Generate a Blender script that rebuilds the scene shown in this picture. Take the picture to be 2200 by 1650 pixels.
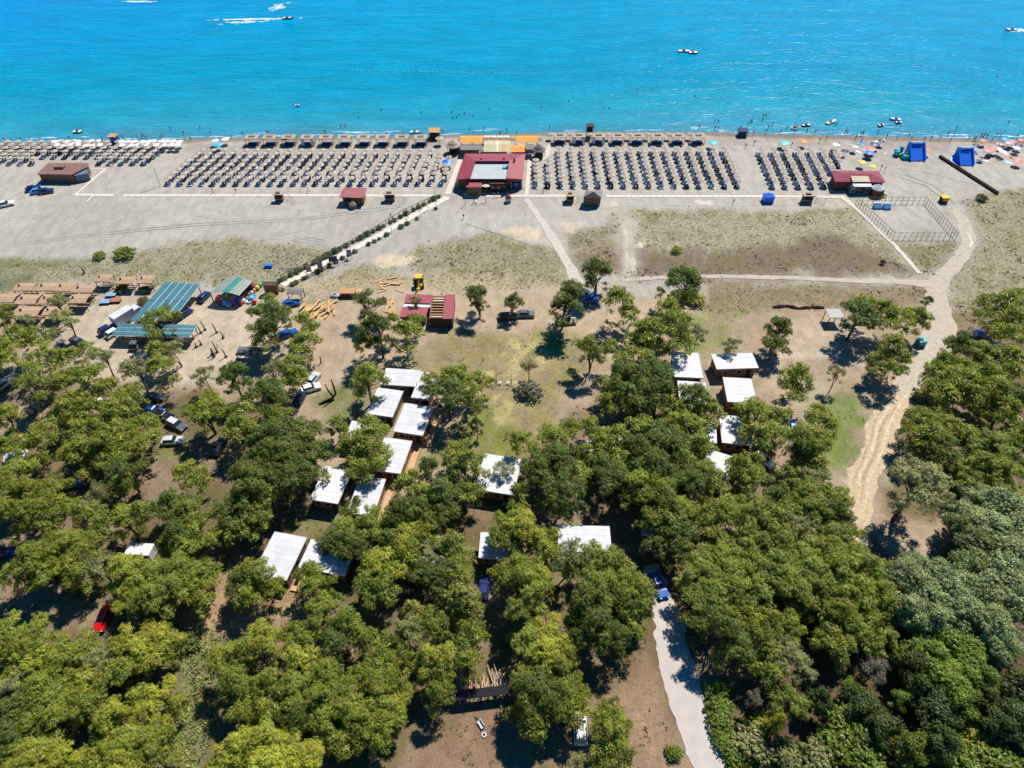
import bpy, math, random
import numpy as np
from mathutils import Vector, Matrix
random.seed(7); rng = np.random.default_rng(11)
for o in list(bpy.data.objects): bpy.data.objects.remove(o)
scene = bpy.context.scene; COL = scene.collection
PI = math.pi; R = math.radians

# ---------------- camera, sky, sun, exposure ----------------
CAM_H, PITCH, FPX = 100.0, R(44.8), 1467.0
cd = bpy.data.cameras.new('camera'); cam = bpy.data.objects.new('camera', cd); COL.objects.link(cam)
cd.sensor_width = 36.0; cd.lens = FPX / 2200 * 36; cd.clip_end = 20000; cd.clip_start = 1
cam.location = (0, 0, CAM_H); cam.rotation_euler = (R(90) - PITCH, 0, 0); scene.camera = cam
SUN_EL, SUN_AZ = R(55), R(33)               # azimuth from +Y towards +X
w = bpy.data.worlds.new('World'); scene.world = w; w.use_nodes = True
nt = w.node_tree; bg = nt.nodes['Background']
sky = nt.nodes.new('ShaderNodeTexSky'); sky.sky_type = 'NISHITA'; sky.sun_disc = False
sky.sun_elevation = SUN_EL; sky.sun_rotation = SUN_AZ; sky.air_density = 1.0; sky.dust_density = 0.2; sky.ozone_density = 4.0
hs = nt.nodes.new('ShaderNodeHueSaturation'); hs.inputs['Saturation'].default_value = 1.9
nt.links.new(sky.outputs[0], hs.inputs['Color']); nt.links.new(hs.outputs[0], bg.inputs[0]); bg.inputs[1].default_value = 0.068
sl = bpy.data.lights.new('sun', 'SUN'); sl.energy = 4.6; sl.angle = R(0.53); sl.color = (1.0, 0.955, 0.88)
so = bpy.data.objects.new('sun', sl); COL.objects.link(so)
sd = Vector((math.sin(SUN_AZ) * math.cos(SUN_EL), math.cos(SUN_AZ) * math.cos(SUN_EL), math.sin(SUN_EL)))
so.rotation_euler = sd.to_track_quat('Z', 'Y').to_euler(); so.location = (60, 200, 150)
vs = scene.view_settings; vs.view_transform = 'Standard'; vs.look = 'None'; vs.gamma = 1; vs.exposure = 0.36; vs.use_curve_mapping = False
scene.cycles.max_bounces = 5; scene.cycles.diffuse_bounces = 2; scene.cycles.glossy_bounces = 2; scene.cycles.transmission_bounces = 2
scene.cycles.transparent_max_bounces = 4; scene.cycles.sample_clamp_indirect = 4

# ---------------- surveying helpers ----------------
def G(u, v, h=0.0):
    """place on the level z=h seen at photo position (u, v)"""
    a, b = (u - 1100) / FPX, (825 - v) / FPX
    d = Vector((a, math.cos(PITCH) + b * math.sin(PITCH), -math.sin(PITCH) + b * math.cos(PITCH)))
    t = (h - CAM_H) / d.z
    return Vector((d.x * t, d.y * t, h))
def P(x, y, z=0.0):
    dy, dz = y, z - CAM_H
    f = dy * math.cos(PITCH) - dz * math.sin(PITCH); up = dy * math.sin(PITCH) + dz * math.cos(PITCH)
    return 1100 + FPX * x / f, 825 - FPX * up / f
def SC(v): return math.cos(PITCH) * (v + 652) / CAM_H        # photo px per metre at row v
def _h2(ix, iy, s):
    n = (ix.astype(np.int64) * 374761393 + iy.astype(np.int64) * 668265263 + s * 1442695041) & 0x7fffffff
    n = ((n ^ (n >> 13)) * 1274126177) & 0x7fffffff
    return ((n ^ (n >> 16)) & 0xffff) / 65535.0
def vn(x, y, s=0):
    x = np.asarray(x, float); y = np.asarray(y, float); ix = np.floor(x); iy = np.floor(y); fx = x - ix; fy = y - iy
    fx = fx * fx * (3 - 2 * fx); fy = fy * fy * (3 - 2 * fy)
    a, b, c, d = _h2(ix, iy, s), _h2(ix + 1, iy, s), _h2(ix, iy + 1, s), _h2(ix + 1, iy + 1, s)
    return (a * (1 - fx) + b * fx) * (1 - fy) + (c * (1 - fx) + d * fx) * fy
def fbm(x, y, s=0, o=4):
    r = 0; a = .5; t = 0
    for k in range(o): r = r + a * vn(np.asarray(x) * 2 ** k, np.asarray(y) * 2 ** k, s + k); t += a; a *= .5
    return r / t
def sdist(X, Y, poly):
    """signed distance (positive inside) of ground points to a polygon given in ground metres"""
    d = np.full(X.shape, 1e9); ins = np.zeros(X.shape, bool); n = len(poly)
    for i in range(n):
        x0, y0 = poly[i]; x1, y1 = poly[(i + 1) % n]
        ex, ey = x1 - x0, y1 - y0; wx, wy = X - x0, Y - y0
        t = np.clip((wx * ex + wy * ey) / (ex * ex + ey * ey + 1e-12), 0, 1)
        d = np.minimum(d, (wx - t * ex) ** 2 + (wy - t * ey) ** 2)
        c = ((y0 > Y) != (y1 > Y)) & (X < (x1 - x0) * (Y - y0) / (y1 - y0 + 1e-12) + x0); ins ^= c
    d = np.sqrt(d); return np.where(ins, d, -d)
def lpath(X, Y, pts):
    """distance to a polyline with widths [(x,y,w)] minus half the local width (negative inside)"""
    d = np.full(X.shape, 1e9)
    for (x0, y0, w0), (x1, y1, w1) in zip(pts[:-1], pts[1:]):
        ex, ey = x1 - x0, y1 - y0; t = np.clip(((X - x0) * ex + (Y - y0) * ey) / (ex * ex + ey * ey + 1e-9), 0, 1)
        d = np.minimum(d, np.hypot(X - x0 - t * ex, Y - y0 - t * ey) - (w0 + (w1 - w0) * t) / 2)
    return d
def sm(x, a, b): t = np.clip((x - a) / (b - a), 0, 1); return t * t * (3 - 2 * t)
def gp(s): return [tuple(G(*p)[:2]) for p in s]
SHORE = [(-1500, 350), (-300, 316), (0, 306), (250, 301), (550, 293), (850, 291), (1000, 288), (1150, 284), (1300, 281), (1500, 282), (1650, 286), (1900, 292), (2200, 300), (2500, 308), (3700, 340)]
_sh = np.array([tuple(G(u, v)[:2]) for u, v in SHORE])
def shoreY(x): return np.interp(x, _sh[:, 0], _sh[:, 1])

# ---------------- materials ----------------
def lin(r, g, b):
    f = lambda c: ((c / 255 + .055) / 1.055) ** 2.4 if c > 10 else c / 255 / 12.92
    return (f(r), f(g), f(b), 1)
MATS = {}
def mat(name, col, rough=.8, var=.12, scale=3.0, bump=0.0, bscale=8.0, metal=0.0, spec=.3, wave=None, objcol=False, stretch=None):
    if name in MATS: return MATS[name]
    m = bpy.data.materials.new(name); m.use_nodes = True; n = m.node_tree.nodes; L = m.node_tree.links; b = n['Principled BSDF']
    b.inputs['Roughness'].default_value = rough; b.inputs['Metallic'].default_value = metal; b.inputs['Specular IOR Level'].default_value = spec
    tc = n.new('ShaderNodeTexCoord'); no = n.new('ShaderNodeTexNoise'); no.inputs['Scale'].default_value = scale; no.inputs['Detail'].default_value = 5
    src = tc.outputs['Object']
    if stretch:
        mp = n.new('ShaderNodeMapping'); mp.inputs['Scale'].default_value = stretch; L.new(src, mp.inputs[0]); src = mp.outputs[0]
    L.new(src, no.inputs['Vector'])
    mr = n.new('ShaderNodeMapRange'); mr.inputs[1].default_value = .3; mr.inputs[2].default_value = .7; mr.inputs[3].default_value = 1 - var; mr.inputs[4].default_value = 1 + var
    L.new(no.outputs['Fac'], mr.inputs[0])
    mx = n.new('ShaderNodeMix'); mx.data_type = 'RGBA'; mx.blend_type = 'MULTIPLY'; mx.inputs[0].default_value = 1
    if objcol: oi = n.new('ShaderNodeObjectInfo'); L.new(oi.outputs['Color'], mx.inputs[6])
    else: mx.inputs[6].default_value = tuple(col[:3]) + (1,)
    L.new(mr.outputs[0], mx.inputs[7]); L.new(mx.outputs[2], b.inputs['Base Color'])
    if bump or wave:
        bp = n.new('ShaderNodeBump'); bp.inputs['Strength'].default_value = .6; bp.inputs['Distance'].default_value = bump or .05
        if wave:
            wv = n.new('ShaderNodeTexWave'); wv.bands_direction = wave[0]; wv.inputs['Scale'].default_value = wave[1]; L.new(tc.outputs['Object'], wv.inputs['Vector']); L.new(wv.outputs['Fac'], bp.inputs['Height'])
        else:
            n2 = n.new('ShaderNodeTexNoise'); n2.inputs['Scale'].default_value = bscale; n2.inputs['Detail'].default_value = 6; L.new(src, n2.inputs['Vector']); L.new(n2.outputs['Fac'], bp.inputs['Height'])
        L.new(bp.outputs[0], b.inputs['Normal'])
    MATS[name] = m; return m
thatch = mat('thatch', (.43, .345, .25), .95, .35, 6, .06, 14)
thatch_l = mat('thatch_sun_bleached', (.47, .40, .325), .95, .3, 4, .06, 14); thatch_b = mat('thatch_brown', (.42, .285, .18), .95, .3, 3, .06, 14)
thatch_d = mat('thatch_grey', (.22, .19, .17), .95, .3, 5, .06, 12)
wood = mat('wood', (.22, .12, .065), .8, .3, 4, .01, 20, stretch=(1, 1, 6))
wood_d = mat('wood_dark', (.07, .04, .028), .8, .3, 4)
wood_p = mat('wood_pale', (.55, .34, .17), .8, .25, 4)
clad = mat('timber_cladding', (.30, .13, .05), .7, .25, 2, .02, wave=('Z', 3.2))
clad_g = mat('timber_cladding_dull', (.20, .125, .085), .75, .25, 2, .02, wave=('Z', 3.2))
white = mat('white_sheet', (.60, .60, .61), .6, .13, .45, spec=.4)
white_w = mat('white_sheet_weathered', (.70, .69, .67), .7, .2, 1.2)
redroof = mat('red_metal_roof', (.33, .055, .075), .45, .12, .8, .03, wave=('X', 3.0), spec=.4)
redroof_y = mat('red_metal_roof_b', (.33, .055, .075), .45, .12, .8, .03, wave=('Y', 3.0), spec=.4)
rustroof = mat('rust_brown_roof', (.24, .125, .10), .6, .15, .7, .03, wave=('X', 3.0))
greyroof = mat('grey_membrane', (.42, .46, .45), .7, .08, .6)
orange = mat('orange_canvas', (.72, .32, .06), .8, .1, 1.2, .03, wave=('X', 1.2))
tan = mat('tan_canvas', (.50, .44, .28), .85, .1, 1.2)
cream = mat('cream_canvas', (.70, .60, .42), .85, .08, 2)
glass = mat('dark_glass', (.02, .03, .045), .08, .1, 1, spec=.8)
dark = mat('dark_interior', (.03, .025, .022), .9, .2, 2)
metal = mat('grey_metal', (.35, .35, .36), .45, .1, 3, metal=.5)
blackm = mat('black_rubber', (.02, .02, .02), .8, .2, 4)
conc = mat('pale_concrete', (.60, .55, .48), .9, .1, 1.5, .01, 10)
slab = mat('paving_slab', (.66, .60, .50), .9, .14, .6, .01, 6)
blue = mat('blue_vinyl', (.008, .16, .80), .45, .12, 1.0, spec=.5)
cyan = mat('cyan_vinyl', (.02, .40, .62), .45, .12, 1.2)
teal = mat('teal_roof_sheet', (.035, .17, .20), .4, .15, .6, .02, wave=('X', 4), spec=.5)
tealb = mat('teal_roof_sheet_b', (.035, .19, .19), .4, .15, .6, .02, wave=('Y', 4), spec=.5)
tealgreen = mat('green_roof_sheet', (.05, .25, .22), .5, .1, 1)
graygreen = mat('grey_roof_sheet', (.27, .30, .27), .5, .1, 1)
anyc = mat('tinted', (1, 1, 1), .5, .1, 2, objcol=True, spec=.4)
paint = mat('car_paint', (1, 1, 1), .22, .03, 2, objcol=True, spec=.6)
skin = mat('skin', (.38, .20, .13), .6, .1, 5)
bark = mat('bark', (.10, .072, .055), .95, .3, 2, .04, 9, stretch=(3, 3, .6))
deadwood = mat('dead_wood', (.42, .37, .31), .9, .25, 3)
yellow = mat('yellow_paint', (.75, .47, .03), .4, .1, 2)
stone = mat('loose_stone', (.45, .40, .36), .9, .25, 1)
bedm = mat('sunbed_white', (.80, .81, .84), .5, .04, 3)
bedb = mat('sunbed_blue', (.10, .22, .50), .6, .08, 3)

def foliage(name, transl=.3, rough=.6, pale=0):
    m = bpy.data.materials.new(name); m.use_nodes = True; n = m.node_tree.nodes; L = m.node_tree.links; n.remove(n['Principled BSDF']); out = n['Material Output']
    oi = n.new('ShaderNodeObjectInfo'); tc = n.new('ShaderNodeTexCoord')
    no = n.new('ShaderNodeTexNoise'); no.inputs['Scale'].default_value = .55; no.inputs['Detail'].default_value = 4; L.new(tc.outputs['Object'], no.inputs['Vector'])
    mr = n.new('ShaderNodeMapRange'); mr.inputs[1].default_value = .3; mr.inputs[2].default_value = .7; mr.inputs[3].default_value = .55; mr.inputs[4].default_value = 1.45; L.new(no.outputs['Fac'], mr.inputs[0])
    mx = n.new('ShaderNodeMix'); mx.data_type = 'RGBA'; mx.blend_type = 'MULTIPLY'; mx.inputs[0].default_value = 1
    L.new(oi.outputs['Color'], mx.inputs[6]); L.new(mr.outputs[0], mx.inputs[7])
    n3 = n.new('ShaderNodeTexNoise'); n3.inputs['Scale'].default_value = .35; L.new(tc.outputs['Object'], n3.inputs['Vector'])
    hs = n.new('ShaderNodeHueSaturation'); m2 = n.new('ShaderNodeMapRange'); m2.inputs[1].default_value = .3; m2.inputs[2].default_value = .7; m2.inputs[3].default_value = .48; m2.inputs[4].default_value = .52
    L.new(n3.outputs['Fac'], m2.inputs[0]); L.new(m2.outputs[0], hs.inputs['Hue']); L.new(mx.outputs[2], hs.inputs['Color'])
    b = n.new('ShaderNodeBsdfDiffuse'); t = n.new('ShaderNodeBsdfTranslucent'); ms = n.new('ShaderNodeMixShader'); ms.inputs[0].default_value = transl
    L.new(hs.outputs[0], b.inputs[0]); L.new(hs.outputs[0], t.inputs[0]); L.new(b.outputs[0], ms.inputs[1]); L.new(t.outputs[0], ms.inputs[2])
    gl = n.new('ShaderNodeBsdfGlossy'); gl.inputs['Roughness'].default_value = .45; m3 = n.new('ShaderNodeMixShader'); m3.inputs[0].default_value = .03 + pale
    L.new(ms.outputs[0], m3.inputs[1]); L.new(gl.outputs[0], m3.inputs[2]); L.new(m3.outputs[0], out.inputs[0])
    MATS[name] = m; return m
leafm = foliage('pine_needles', .42); leafs = foliage('silver_leaves', .3, pale=.02); leafb = foliage('broad_leaves', .42)

# ---------------- mesh building ----------------
class MB:
    def __init__(s): s.v = []; s.f = []; s.m = []; s.mats = []
    def mi(s, m):
        if m not in s.mats: s.mats.append(m)
        return s.mats.index(m)
    def add(s, vs, fs, m):
        k = len(s.v); i = s.mi(m); s.v += [tuple(p) for p in vs]
        for f in fs: s.f.append(tuple(k + a for a in f)); s.m.append(i)
    def box(s, x0, x1, y0, y1, z0, z1, m):
        s.add([(x0, y0, z0), (x1, y0, z0), (x1, y1, z0), (x0, y1, z0), (x0, y0, z1), (x1, y0, z1), (x1, y1, z1), (x0, y1, z1)],
              [(0, 3, 2, 1), (4, 5, 6, 7), (0, 1, 5, 4), (1, 2, 6, 5), (2, 3, 7, 6), (3, 0, 4, 7)], m)
        return s
    def rbox(s, cx, cy, z0, z1, w, d, a, m, slope=0):
        c, n = math.cos(a), math.sin(a); q = [(-w/2, -d/2), (w/2, -d/2), (w/2, d/2), (-w/2, d/2)]
        p = [(cx + x * c - y * n, cy + x * n + y * c) for x, y in q]
        s.prism(p, z0, z1, m); return s
    def prism(s, p, z0, z1, m):
        n = len(p); vs = [(x, y, z0) for x, y in p] + [(x, y, z1) for x, y in p]
        s.add(vs, [tuple(range(n))[::-1], tuple(range(n, 2 * n))] + [(i, (i + 1) % n, n + (i + 1) % n, n + i) for i in range(n)], m); return s
    def tube(s, a, b, r0, r1, m, n=6):
        a, b = Vector(a), Vector(b); d = (b - a).normalized(); x = d.orthogonal().normalized(); y = d.cross(x); vs = []
        for p, r in ((a, r0), (b, r1)):
            for i in range(n): t = 2 * PI * i / n; vs.append(p + x * (r * math.cos(t)) + y * (r * math.sin(t)))
        s.add(vs, [(i, (i + 1) % n, n + (i + 1) % n, n + i) for i in range(n)] + [tuple(range(n))[::-1], tuple(range(n, 2 * n))], m); return s
    def path(s, pts, rs, m, n=6):
        vs = []; k = len(pts); pts = [Vector(p) for p in pts]
        for i, p in enumerate(pts):
            d = (pts[min(i + 1, k - 1)] - pts[max(i - 1, 0)]).normalized(); x = d.cross(Vector((.31, .9, .2))).normalized(); y = d.cross(x)
            for j in range(n): t = 2 * PI * j / n; vs.append(p + x * (rs[i] * math.cos(t)) + y * (rs[i] * math.sin(t)))
        fs = [(i * n + j, i * n + (j + 1) % n, (i + 1) * n + (j + 1) % n, (i + 1) * n + j) for i in range(k - 1) for j in range(n)]
        s.add(vs, fs + [tuple(range(n))[::-1], tuple(range((k - 1) * n, k * n))], m); return s
    def cone(s, c, r, z0, z1, m, n=12, r1=.02, jit=0, skirt=.12):
        vs = []
        for i in range(n):
            t = 2 * PI * i / n; q = 1 + random.uniform(-jit, jit); vs.append((c[0] + r * q * math.cos(t), c[1] + r * q * math.sin(t), z0 - skirt))
        for i in range(n): t = 2 * PI * i / n; vs.append((c[0] + r * 1.02 * math.cos(t), c[1] + r * 1.02 * math.sin(t), z0))
        for i in range(n): t = 2 * PI * i / n; vs.append((c[0] + r1 * math.cos(t), c[1] + r1 * math.sin(t), z1))
        s.add(vs, [(i, (i + 1) % n, n + (i + 1) % n, n + i) for i in range(n)] + [(n + i, n + (i + 1) % n, 2*n + (i + 1) % n, 2*n + i) for i in range(n)] + [tuple(range(2*n, 3*n)), tuple(range(n))[::-1]], m); return s
    def quad(s, p, m): s.add(p, [(0, 1, 2, 3)], m); return s
    def ball(s, c, r, m, n=8, sz=1):
        vs = [(c[0], c[1], c[2] + r * sz)]; k = 4
        for i in range(1, k):
            a = PI * i / k
            for j in range(n): t = 2 * PI * j / n; vs.append((c[0] + r * math.sin(a) * math.cos(t), c[1] + r * math.sin(a) * math.sin(t), c[2] + r * sz * math.cos(a)))
        vs.append((c[0], c[1], c[2] - r * sz)); fs = [(0, 1 + j, 1 + (j + 1) % n) for j in range(n)]
        for i in range(k - 2):
            for j in range(n): a = 1 + i * n; fs.append((a + j, a + n + j, a + n + (j + 1) % n, a + (j + 1) % n))
        a = 1 + (k - 2) * n; fs += [(len(vs) - 1, a + (j + 1) % n, a + j) for j in range(n)]
        s.add(vs, fs, m); return s
    def mesh(s, name):
        me = bpy.data.meshes.new(name); me.from_pydata(s.v, [], s.f)
        for m in s.mats: me.materials.append(m)
        me.polygons.foreach_set('material_index', s.m); me.update(); return me
def npmesh(name, V, F, m, F3=None):
    V = np.asarray(V, np.float32); F = np.asarray(F, np.int32); me = bpy.data.meshes.new(name); k = F.shape[1]
    me.vertices.add(len(V)); me.vertices.foreach_set('co', V.ravel()); me.loops.add(F.size); me.loops.foreach_set('vertex_index', F.ravel())
    me.polygons.add(len(F)); me.polygons.foreach_set('loop_start', np.arange(len(F), dtype=np.int32) * k); me.materials.append(m); me.update(calc_edges=True); return me
def tag(o, label=None, cat=None, group=None, kind=None):
    if label: o['label'] = label
    if cat: o['category'] = cat
    if group: o['group'] = group
    if kind: o['kind'] = kind
    return o
def T(name, label, cat, loc, rz=0, group=None):
    o = bpy.data.objects.new(name, None); COL.objects.link(o); o.location = loc; o.rotation_euler = (0, 0, rz); o.empty_display_size = .3
    return tag(o, label, cat, group)
def part(name, mb, parent=None, color=None, label=None, loc=None, rz=0):
    me = mb if isinstance(mb, bpy.types.Mesh) else mb.mesh(name)
    o = bpy.data.objects.new(name, me); COL.objects.link(o)
    if parent: o.parent = parent
    if color: o.color = tuple(color[:3]) + (1,)
    if label: o['label'] = label
    if loc is not None: o.location = loc
    if rz: o.rotation_euler = (0, 0, rz)
    return o
def struct(name, me): return tag(part(name, me), kind='structure')
def dup(root, loc=None, rz=None, sc=None, label=None, group=None, cat=None):
    def cp(o, par):
        c = o.copy(); COL.objects.link(c); c.parent = par
        for ch in o.children: cp(ch, c)
        return c
    r = cp(root, None)
    if loc is not None: r.location = loc
    if rz is not None: r.rotation_euler = (0, 0, rz)
    if sc is not None: r.scale = sc
    if label: r['label'] = label
    if group: r['group'] = group
    return r
def fit(q, h):
    """rectangle fitted to the four corners (back-left, back-right, front-right, front-left) seen at height h"""
    a, b, c, d = [G(u, v, h) for u, v in q]; ctr = (a + b + c + d) / 4; e = ((b - a) + (c - d)) / 2; ang = math.atan2(e.y, e.x)
    n = Vector((-math.sin(ang), math.cos(ang), 0)); f = ((a - d) + (b - c)) / 2
    return ctr.x, ctr.y, ang, e.length, abs(f.dot(n))
LM = []      # landmarks for telling things apart by what they stand beside
def lm(name, u, v): LM.append((name, u, v))
ORD = ['nearest', 'second', 'third', 'fourth', 'fifth', 'sixth', 'seventh', 'eighth', 'ninth', 'tenth', 'eleventh', 'twelfth', 'thirteenth', 'fourteenth', 'fifteenth', 'sixteenth', 'seventeenth', 'eighteenth', 'nineteenth', 'twentieth', 'twenty-first', 'twenty-second', 'twenty-third', 'twenty-fourth', 'twenty-fifth', 'twenty-sixth']
ORD += ['twenty-seventh', 'twenty-eighth', 'twenty-ninth', 'thirtieth', 'thirty-first', 'thirty-second', 'thirty-third', 'thirty-fourth', 'thirty-fifth', 'thirty-sixth']
NTH = ['first'] + ORD[1:]
def autolabel(items, marks=None):
    """items: (object, description, u, v): label = description, rank and side of the nearest landmark"""
    marks = marks or LM; g = {}
    for o, desc, u, v in items:
        n, mu, mv = min(marks, key=lambda k: (k[1] - u) ** 2 + (1.3 * (k[2] - v)) ** 2)
        du, dv = u - mu, v - mv
        side = ('right of' if du > 0 else 'left of') if abs(du) > abs(dv) * 1.2 else ('just in front of' if dv > 0 else 'seaward of')
        g.setdefault((desc, side, n), []).append((du * du + dv * dv, o))
    for (desc, side, n), l in g.items():
        l.sort(key=lambda k: k[0])
        for i, (_, o) in enumerate(l):
            o['label'] = f'{desc}, {side} {n}' if len(l) == 1 else f'{desc}, {ORD[i]} {side} {n}'
# ---------------- ground sheet ----------------
def axis(lo, hi, st, far):
    a = np.arange(lo, hi + st, st); k = st; L_, H_ = [lo], [a[-1]]
    while L_[-1] > -far: k *= 1.35; L_.append(L_[-1] - k)
    k = st
    while H_[-1] < far: k *= 1.35; H_.append(H_[-1] + k)
    return np.concatenate([L_[:0:-1], a, H_[1:]])
gx = axis(-200, 205, .75, 3000); gy = axis(18, 246, .75, 3000)
X, Y = np.meshgrid(gx, gy); nx, ny = len(gx), len(gy)
N1 = fbm(X / 9, Y / 9, 3); N2 = fbm(X / 2.2, Y / 2.2, 9); N3 = fbm(X / 30, Y / 30, 21, 3); N0 = fbm(X / .9, Y / .9, 5, 2)
sy = shoreY(X)
Z = -np.clip((Y - (sy - 5)) * .055, 0, 5) + .10 * (fbm(X / 5, Y / 5, 31, 2) - .5) * sm(175 - Y, 0, 20)
def C(*c): return np.array(lin(*c)[:3]) * .74
def lay(col, c, wgt): return col + (np.asarray(c) - col) * np.clip(wgt, 0, 1)[..., None]
def zone(s, soft=3, amp=7, seed=0):
    return sm(sdist(X, Y, gp(s)) + (fbm(X / 6, Y / 6, seed + 40) - .5) * 2 * amp, -soft, soft)
col = np.zeros(X.shape + (3,)) + C(196, 188, 174)
col = lay(col, C(186, 178, 166), sm(N3, .4, .65))
# inland soil under the pines
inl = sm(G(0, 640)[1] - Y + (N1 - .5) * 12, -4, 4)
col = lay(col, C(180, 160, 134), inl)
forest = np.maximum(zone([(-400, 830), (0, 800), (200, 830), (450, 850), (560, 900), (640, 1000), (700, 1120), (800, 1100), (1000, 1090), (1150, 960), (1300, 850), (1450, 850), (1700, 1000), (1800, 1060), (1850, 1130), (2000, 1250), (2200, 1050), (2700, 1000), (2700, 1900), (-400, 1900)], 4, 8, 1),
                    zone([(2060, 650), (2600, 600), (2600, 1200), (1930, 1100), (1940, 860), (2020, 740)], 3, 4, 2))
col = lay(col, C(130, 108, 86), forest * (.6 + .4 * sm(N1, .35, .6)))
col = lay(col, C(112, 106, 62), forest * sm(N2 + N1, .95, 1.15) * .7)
col = lay(col, C(84, 66, 52), zone([(1560, 1330), (1700, 1290), (1930, 1300), (2300, 1400), (2300, 1800), (1700, 1800), (1600, 1500)], 3, 6, 55) * .75)  # soil tint deepened here to stand in for the dark shadows
scrub = np.zeros(X.shape)
SCRUB = [([(-300, 560), (0, 556), (130, 560), (200, 562), (330, 530), (450, 510), (560, 520), (660, 535), (740, 545), (700, 585), (600, 618), (430, 605), (300, 600), (200, 600), (0, 650), (-300, 650)], (166, 158, 128), 4),
         ([(640, 612), (760, 575), (950, 590), (1010, 560), (1180, 545), (1222, 605), (1100, 622), (900, 612), (700, 628)], (172, 162, 124), 5),
         ([(930, 520), (1040, 500), (1190, 535), (1215, 590), (1000, 600), (900, 560)], (165, 155, 125), 6),
         ([(1225, 505), (1320, 465), (1336, 590), (1250, 598)], (160, 147, 120), 3),
         ([(1368, 452), (1500, 450), (1650, 455), (1840, 445), (1962, 590), (1800, 586), (1500, 590), (1372, 590)], (176, 168, 138), 3),
         ([(1515, 607), (1990, 615), (2010, 640), (1900, 662), (1700, 660), (1520, 664)], (150, 134, 102), 3),
         ([(2080, 440), (2140, 410), (2500, 400), (2600, 655), (2200, 650), (2060, 665), (2036, 610), (2095, 520)], (168, 160, 128), 4),
         ([(1915, 522), (2058, 520), (2030, 570), (1992, 590)], (152, 142, 108), 2)]
for k, (p, c, a) in enumerate(SCRUB):
    z = zone(p, 2.5, a, k + 60); scrub = np.maximum(scrub, z); col = lay(col, C(*c), z * .85)
col = lay(col, C(118, 96, 80), zone([(1380, 540), (1540, 545), (1800, 500), (1960, 575), (1960, 592), (1380, 592)], 4, 6, 80) * .75)
col = lay(col, C(136, 112, 92), zone([(1235, 540), (1336, 520), (1336, 590), (1250, 598)], 3, 4, 81) * .6)
col = lay(col, C(110, 118, 92), zone([(-300, 590), (0, 585), (70, 592), (30, 640), (-300, 650)], 4, 4, 82) * .7)
col = lay(col, C(122, 112, 62), scrub * sm(N2, .56, .7) * .55)
col = lay(col, C(110, 112, 52), zone([(0, 556), (150, 560), (120, 572), (0, 572)], 2, 2, 84) * .6)
# tan worked soil, parking sand, lanes
for s, c, a, k in [([(560, 640), (760, 620), (1000, 612), (1230, 610), (1500, 650), (1500, 740), (1240, 760), (1100, 720), (900, 740), (760, 800), (690, 850), (640, 800), (620, 690)], (194, 172, 144), 4, 90),
                   ([(600, 610), (800, 596), (1000, 590), (1100, 600), (1100, 622), (760, 640), (620, 640)], (190, 176, 140), 3, 91),
                   ([(150, 690), (190, 650), (300, 645), (450, 640), (560, 650), (620, 670), (600, 760), (540, 800), (380, 820), (180, 800), (130, 770)], (206, 190, 166), 3, 92),
                   ([(690, 640), (765, 655), (745, 740), (745, 800), (700, 840), (630, 860), (690, 760)], (190, 168, 142), 2, 93),
                   ([(1690, 690), (1860, 690), (1850, 740), (1700, 780), (1780, 830), (1700, 900), (1640, 820), (1640, 760)], (196, 176, 150), 3, 94),
                   ([(1620, 690), (1680, 680), (1680, 740), (1620, 745)], (176, 152, 122), 2, 95),
                   ([(300, 1250), (480, 1230), (600, 1240), (690, 1250), (660, 1330), (560, 1350), (440, 1380), (410, 1340)], (176, 146, 112), 3, 96),
                   ([(0, 1310), (100, 1240), (250, 1290), (220, 1360), (80, 1340)], (165, 140, 115), 3, 97),
                   ([(1380, 1380), (1420, 1440), (1490, 1660), (1330, 1760), (1230, 1640), (1300, 1500), (1360, 1440)], (170, 140, 114), 2, 98),
                   ([(880, 1640), (950, 1560), (1030, 1510), (1120, 1540), (1090, 1640), (1150, 1760), (860, 1760)], (152, 122, 98), 2, 99),
                   ([(1640, 940), (1700, 960), (1690, 1050), (1650, 1060)], (180, 156, 130), 2, 100),
                   ([(0, 880), (130, 860), (90, 930), (0, 980)], (185, 160, 120), 3, 101)]:
    col = lay(col, C(*c), zone(s, 2, a, k) * .9)
GRASS = [([(880, 745), (950, 700), (1230, 720), (1260, 790), (1220, 850), (1130, 1000), (900, 1010), (1010, 900), (1040, 830), (880, 800)], (142, 134, 74), .75, 5),
         ([(930, 930), (1100, 870), (1110, 990), (880, 1010)], (128, 132, 62), .8, 3),
         ([(1130, 710), (1240, 720), (1250, 765), (1150, 770)], (132, 138, 56), .6, 4),
         ([(1440, 690), (1590, 670), (1590, 760), (1460, 765)], (128, 142, 66), .8, 4),
         ([(1735, 870), (1850, 828), (1862, 900), (1856, 975), (1790, 1005), (1750, 960)], (112, 138, 52), .85, 6),
         ([(690, 850), (780, 800), (800, 880), (760, 930), (700, 900)], (104, 118, 50), .8, 3),
         ([(640, 1100), (740, 1090), (700, 1150), (660, 1150)], (120, 124, 60), .8, 2),
         ([(190, 640), (240, 608), (260, 610), (215, 655)], (118, 128, 60), .8, 1),
         ([(330, 590), (360, 585), (350, 610), (330, 615)], (112, 132, 50), .8, 1),
         ([(620, 640), (740, 622), (740, 645), (650, 660)], (122, 130, 66), .7, 1),
         ([(350, 950), (395, 948), (400, 985), (350, 985)], (112, 128, 50), .8, 1),
         ([(380, 1395), (450, 1350), (500, 1385), (455, 1460), (470, 1570), (420, 1660), (340, 1700), (360, 1560), (390, 1480)], (128, 134, 84), .95, 2),
         ([(1960, 490), (2010, 500), (2000, 515), (1960, 512)], (132, 134, 66), .4, 1)]
grass = np.zeros(X.shape)
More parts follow.
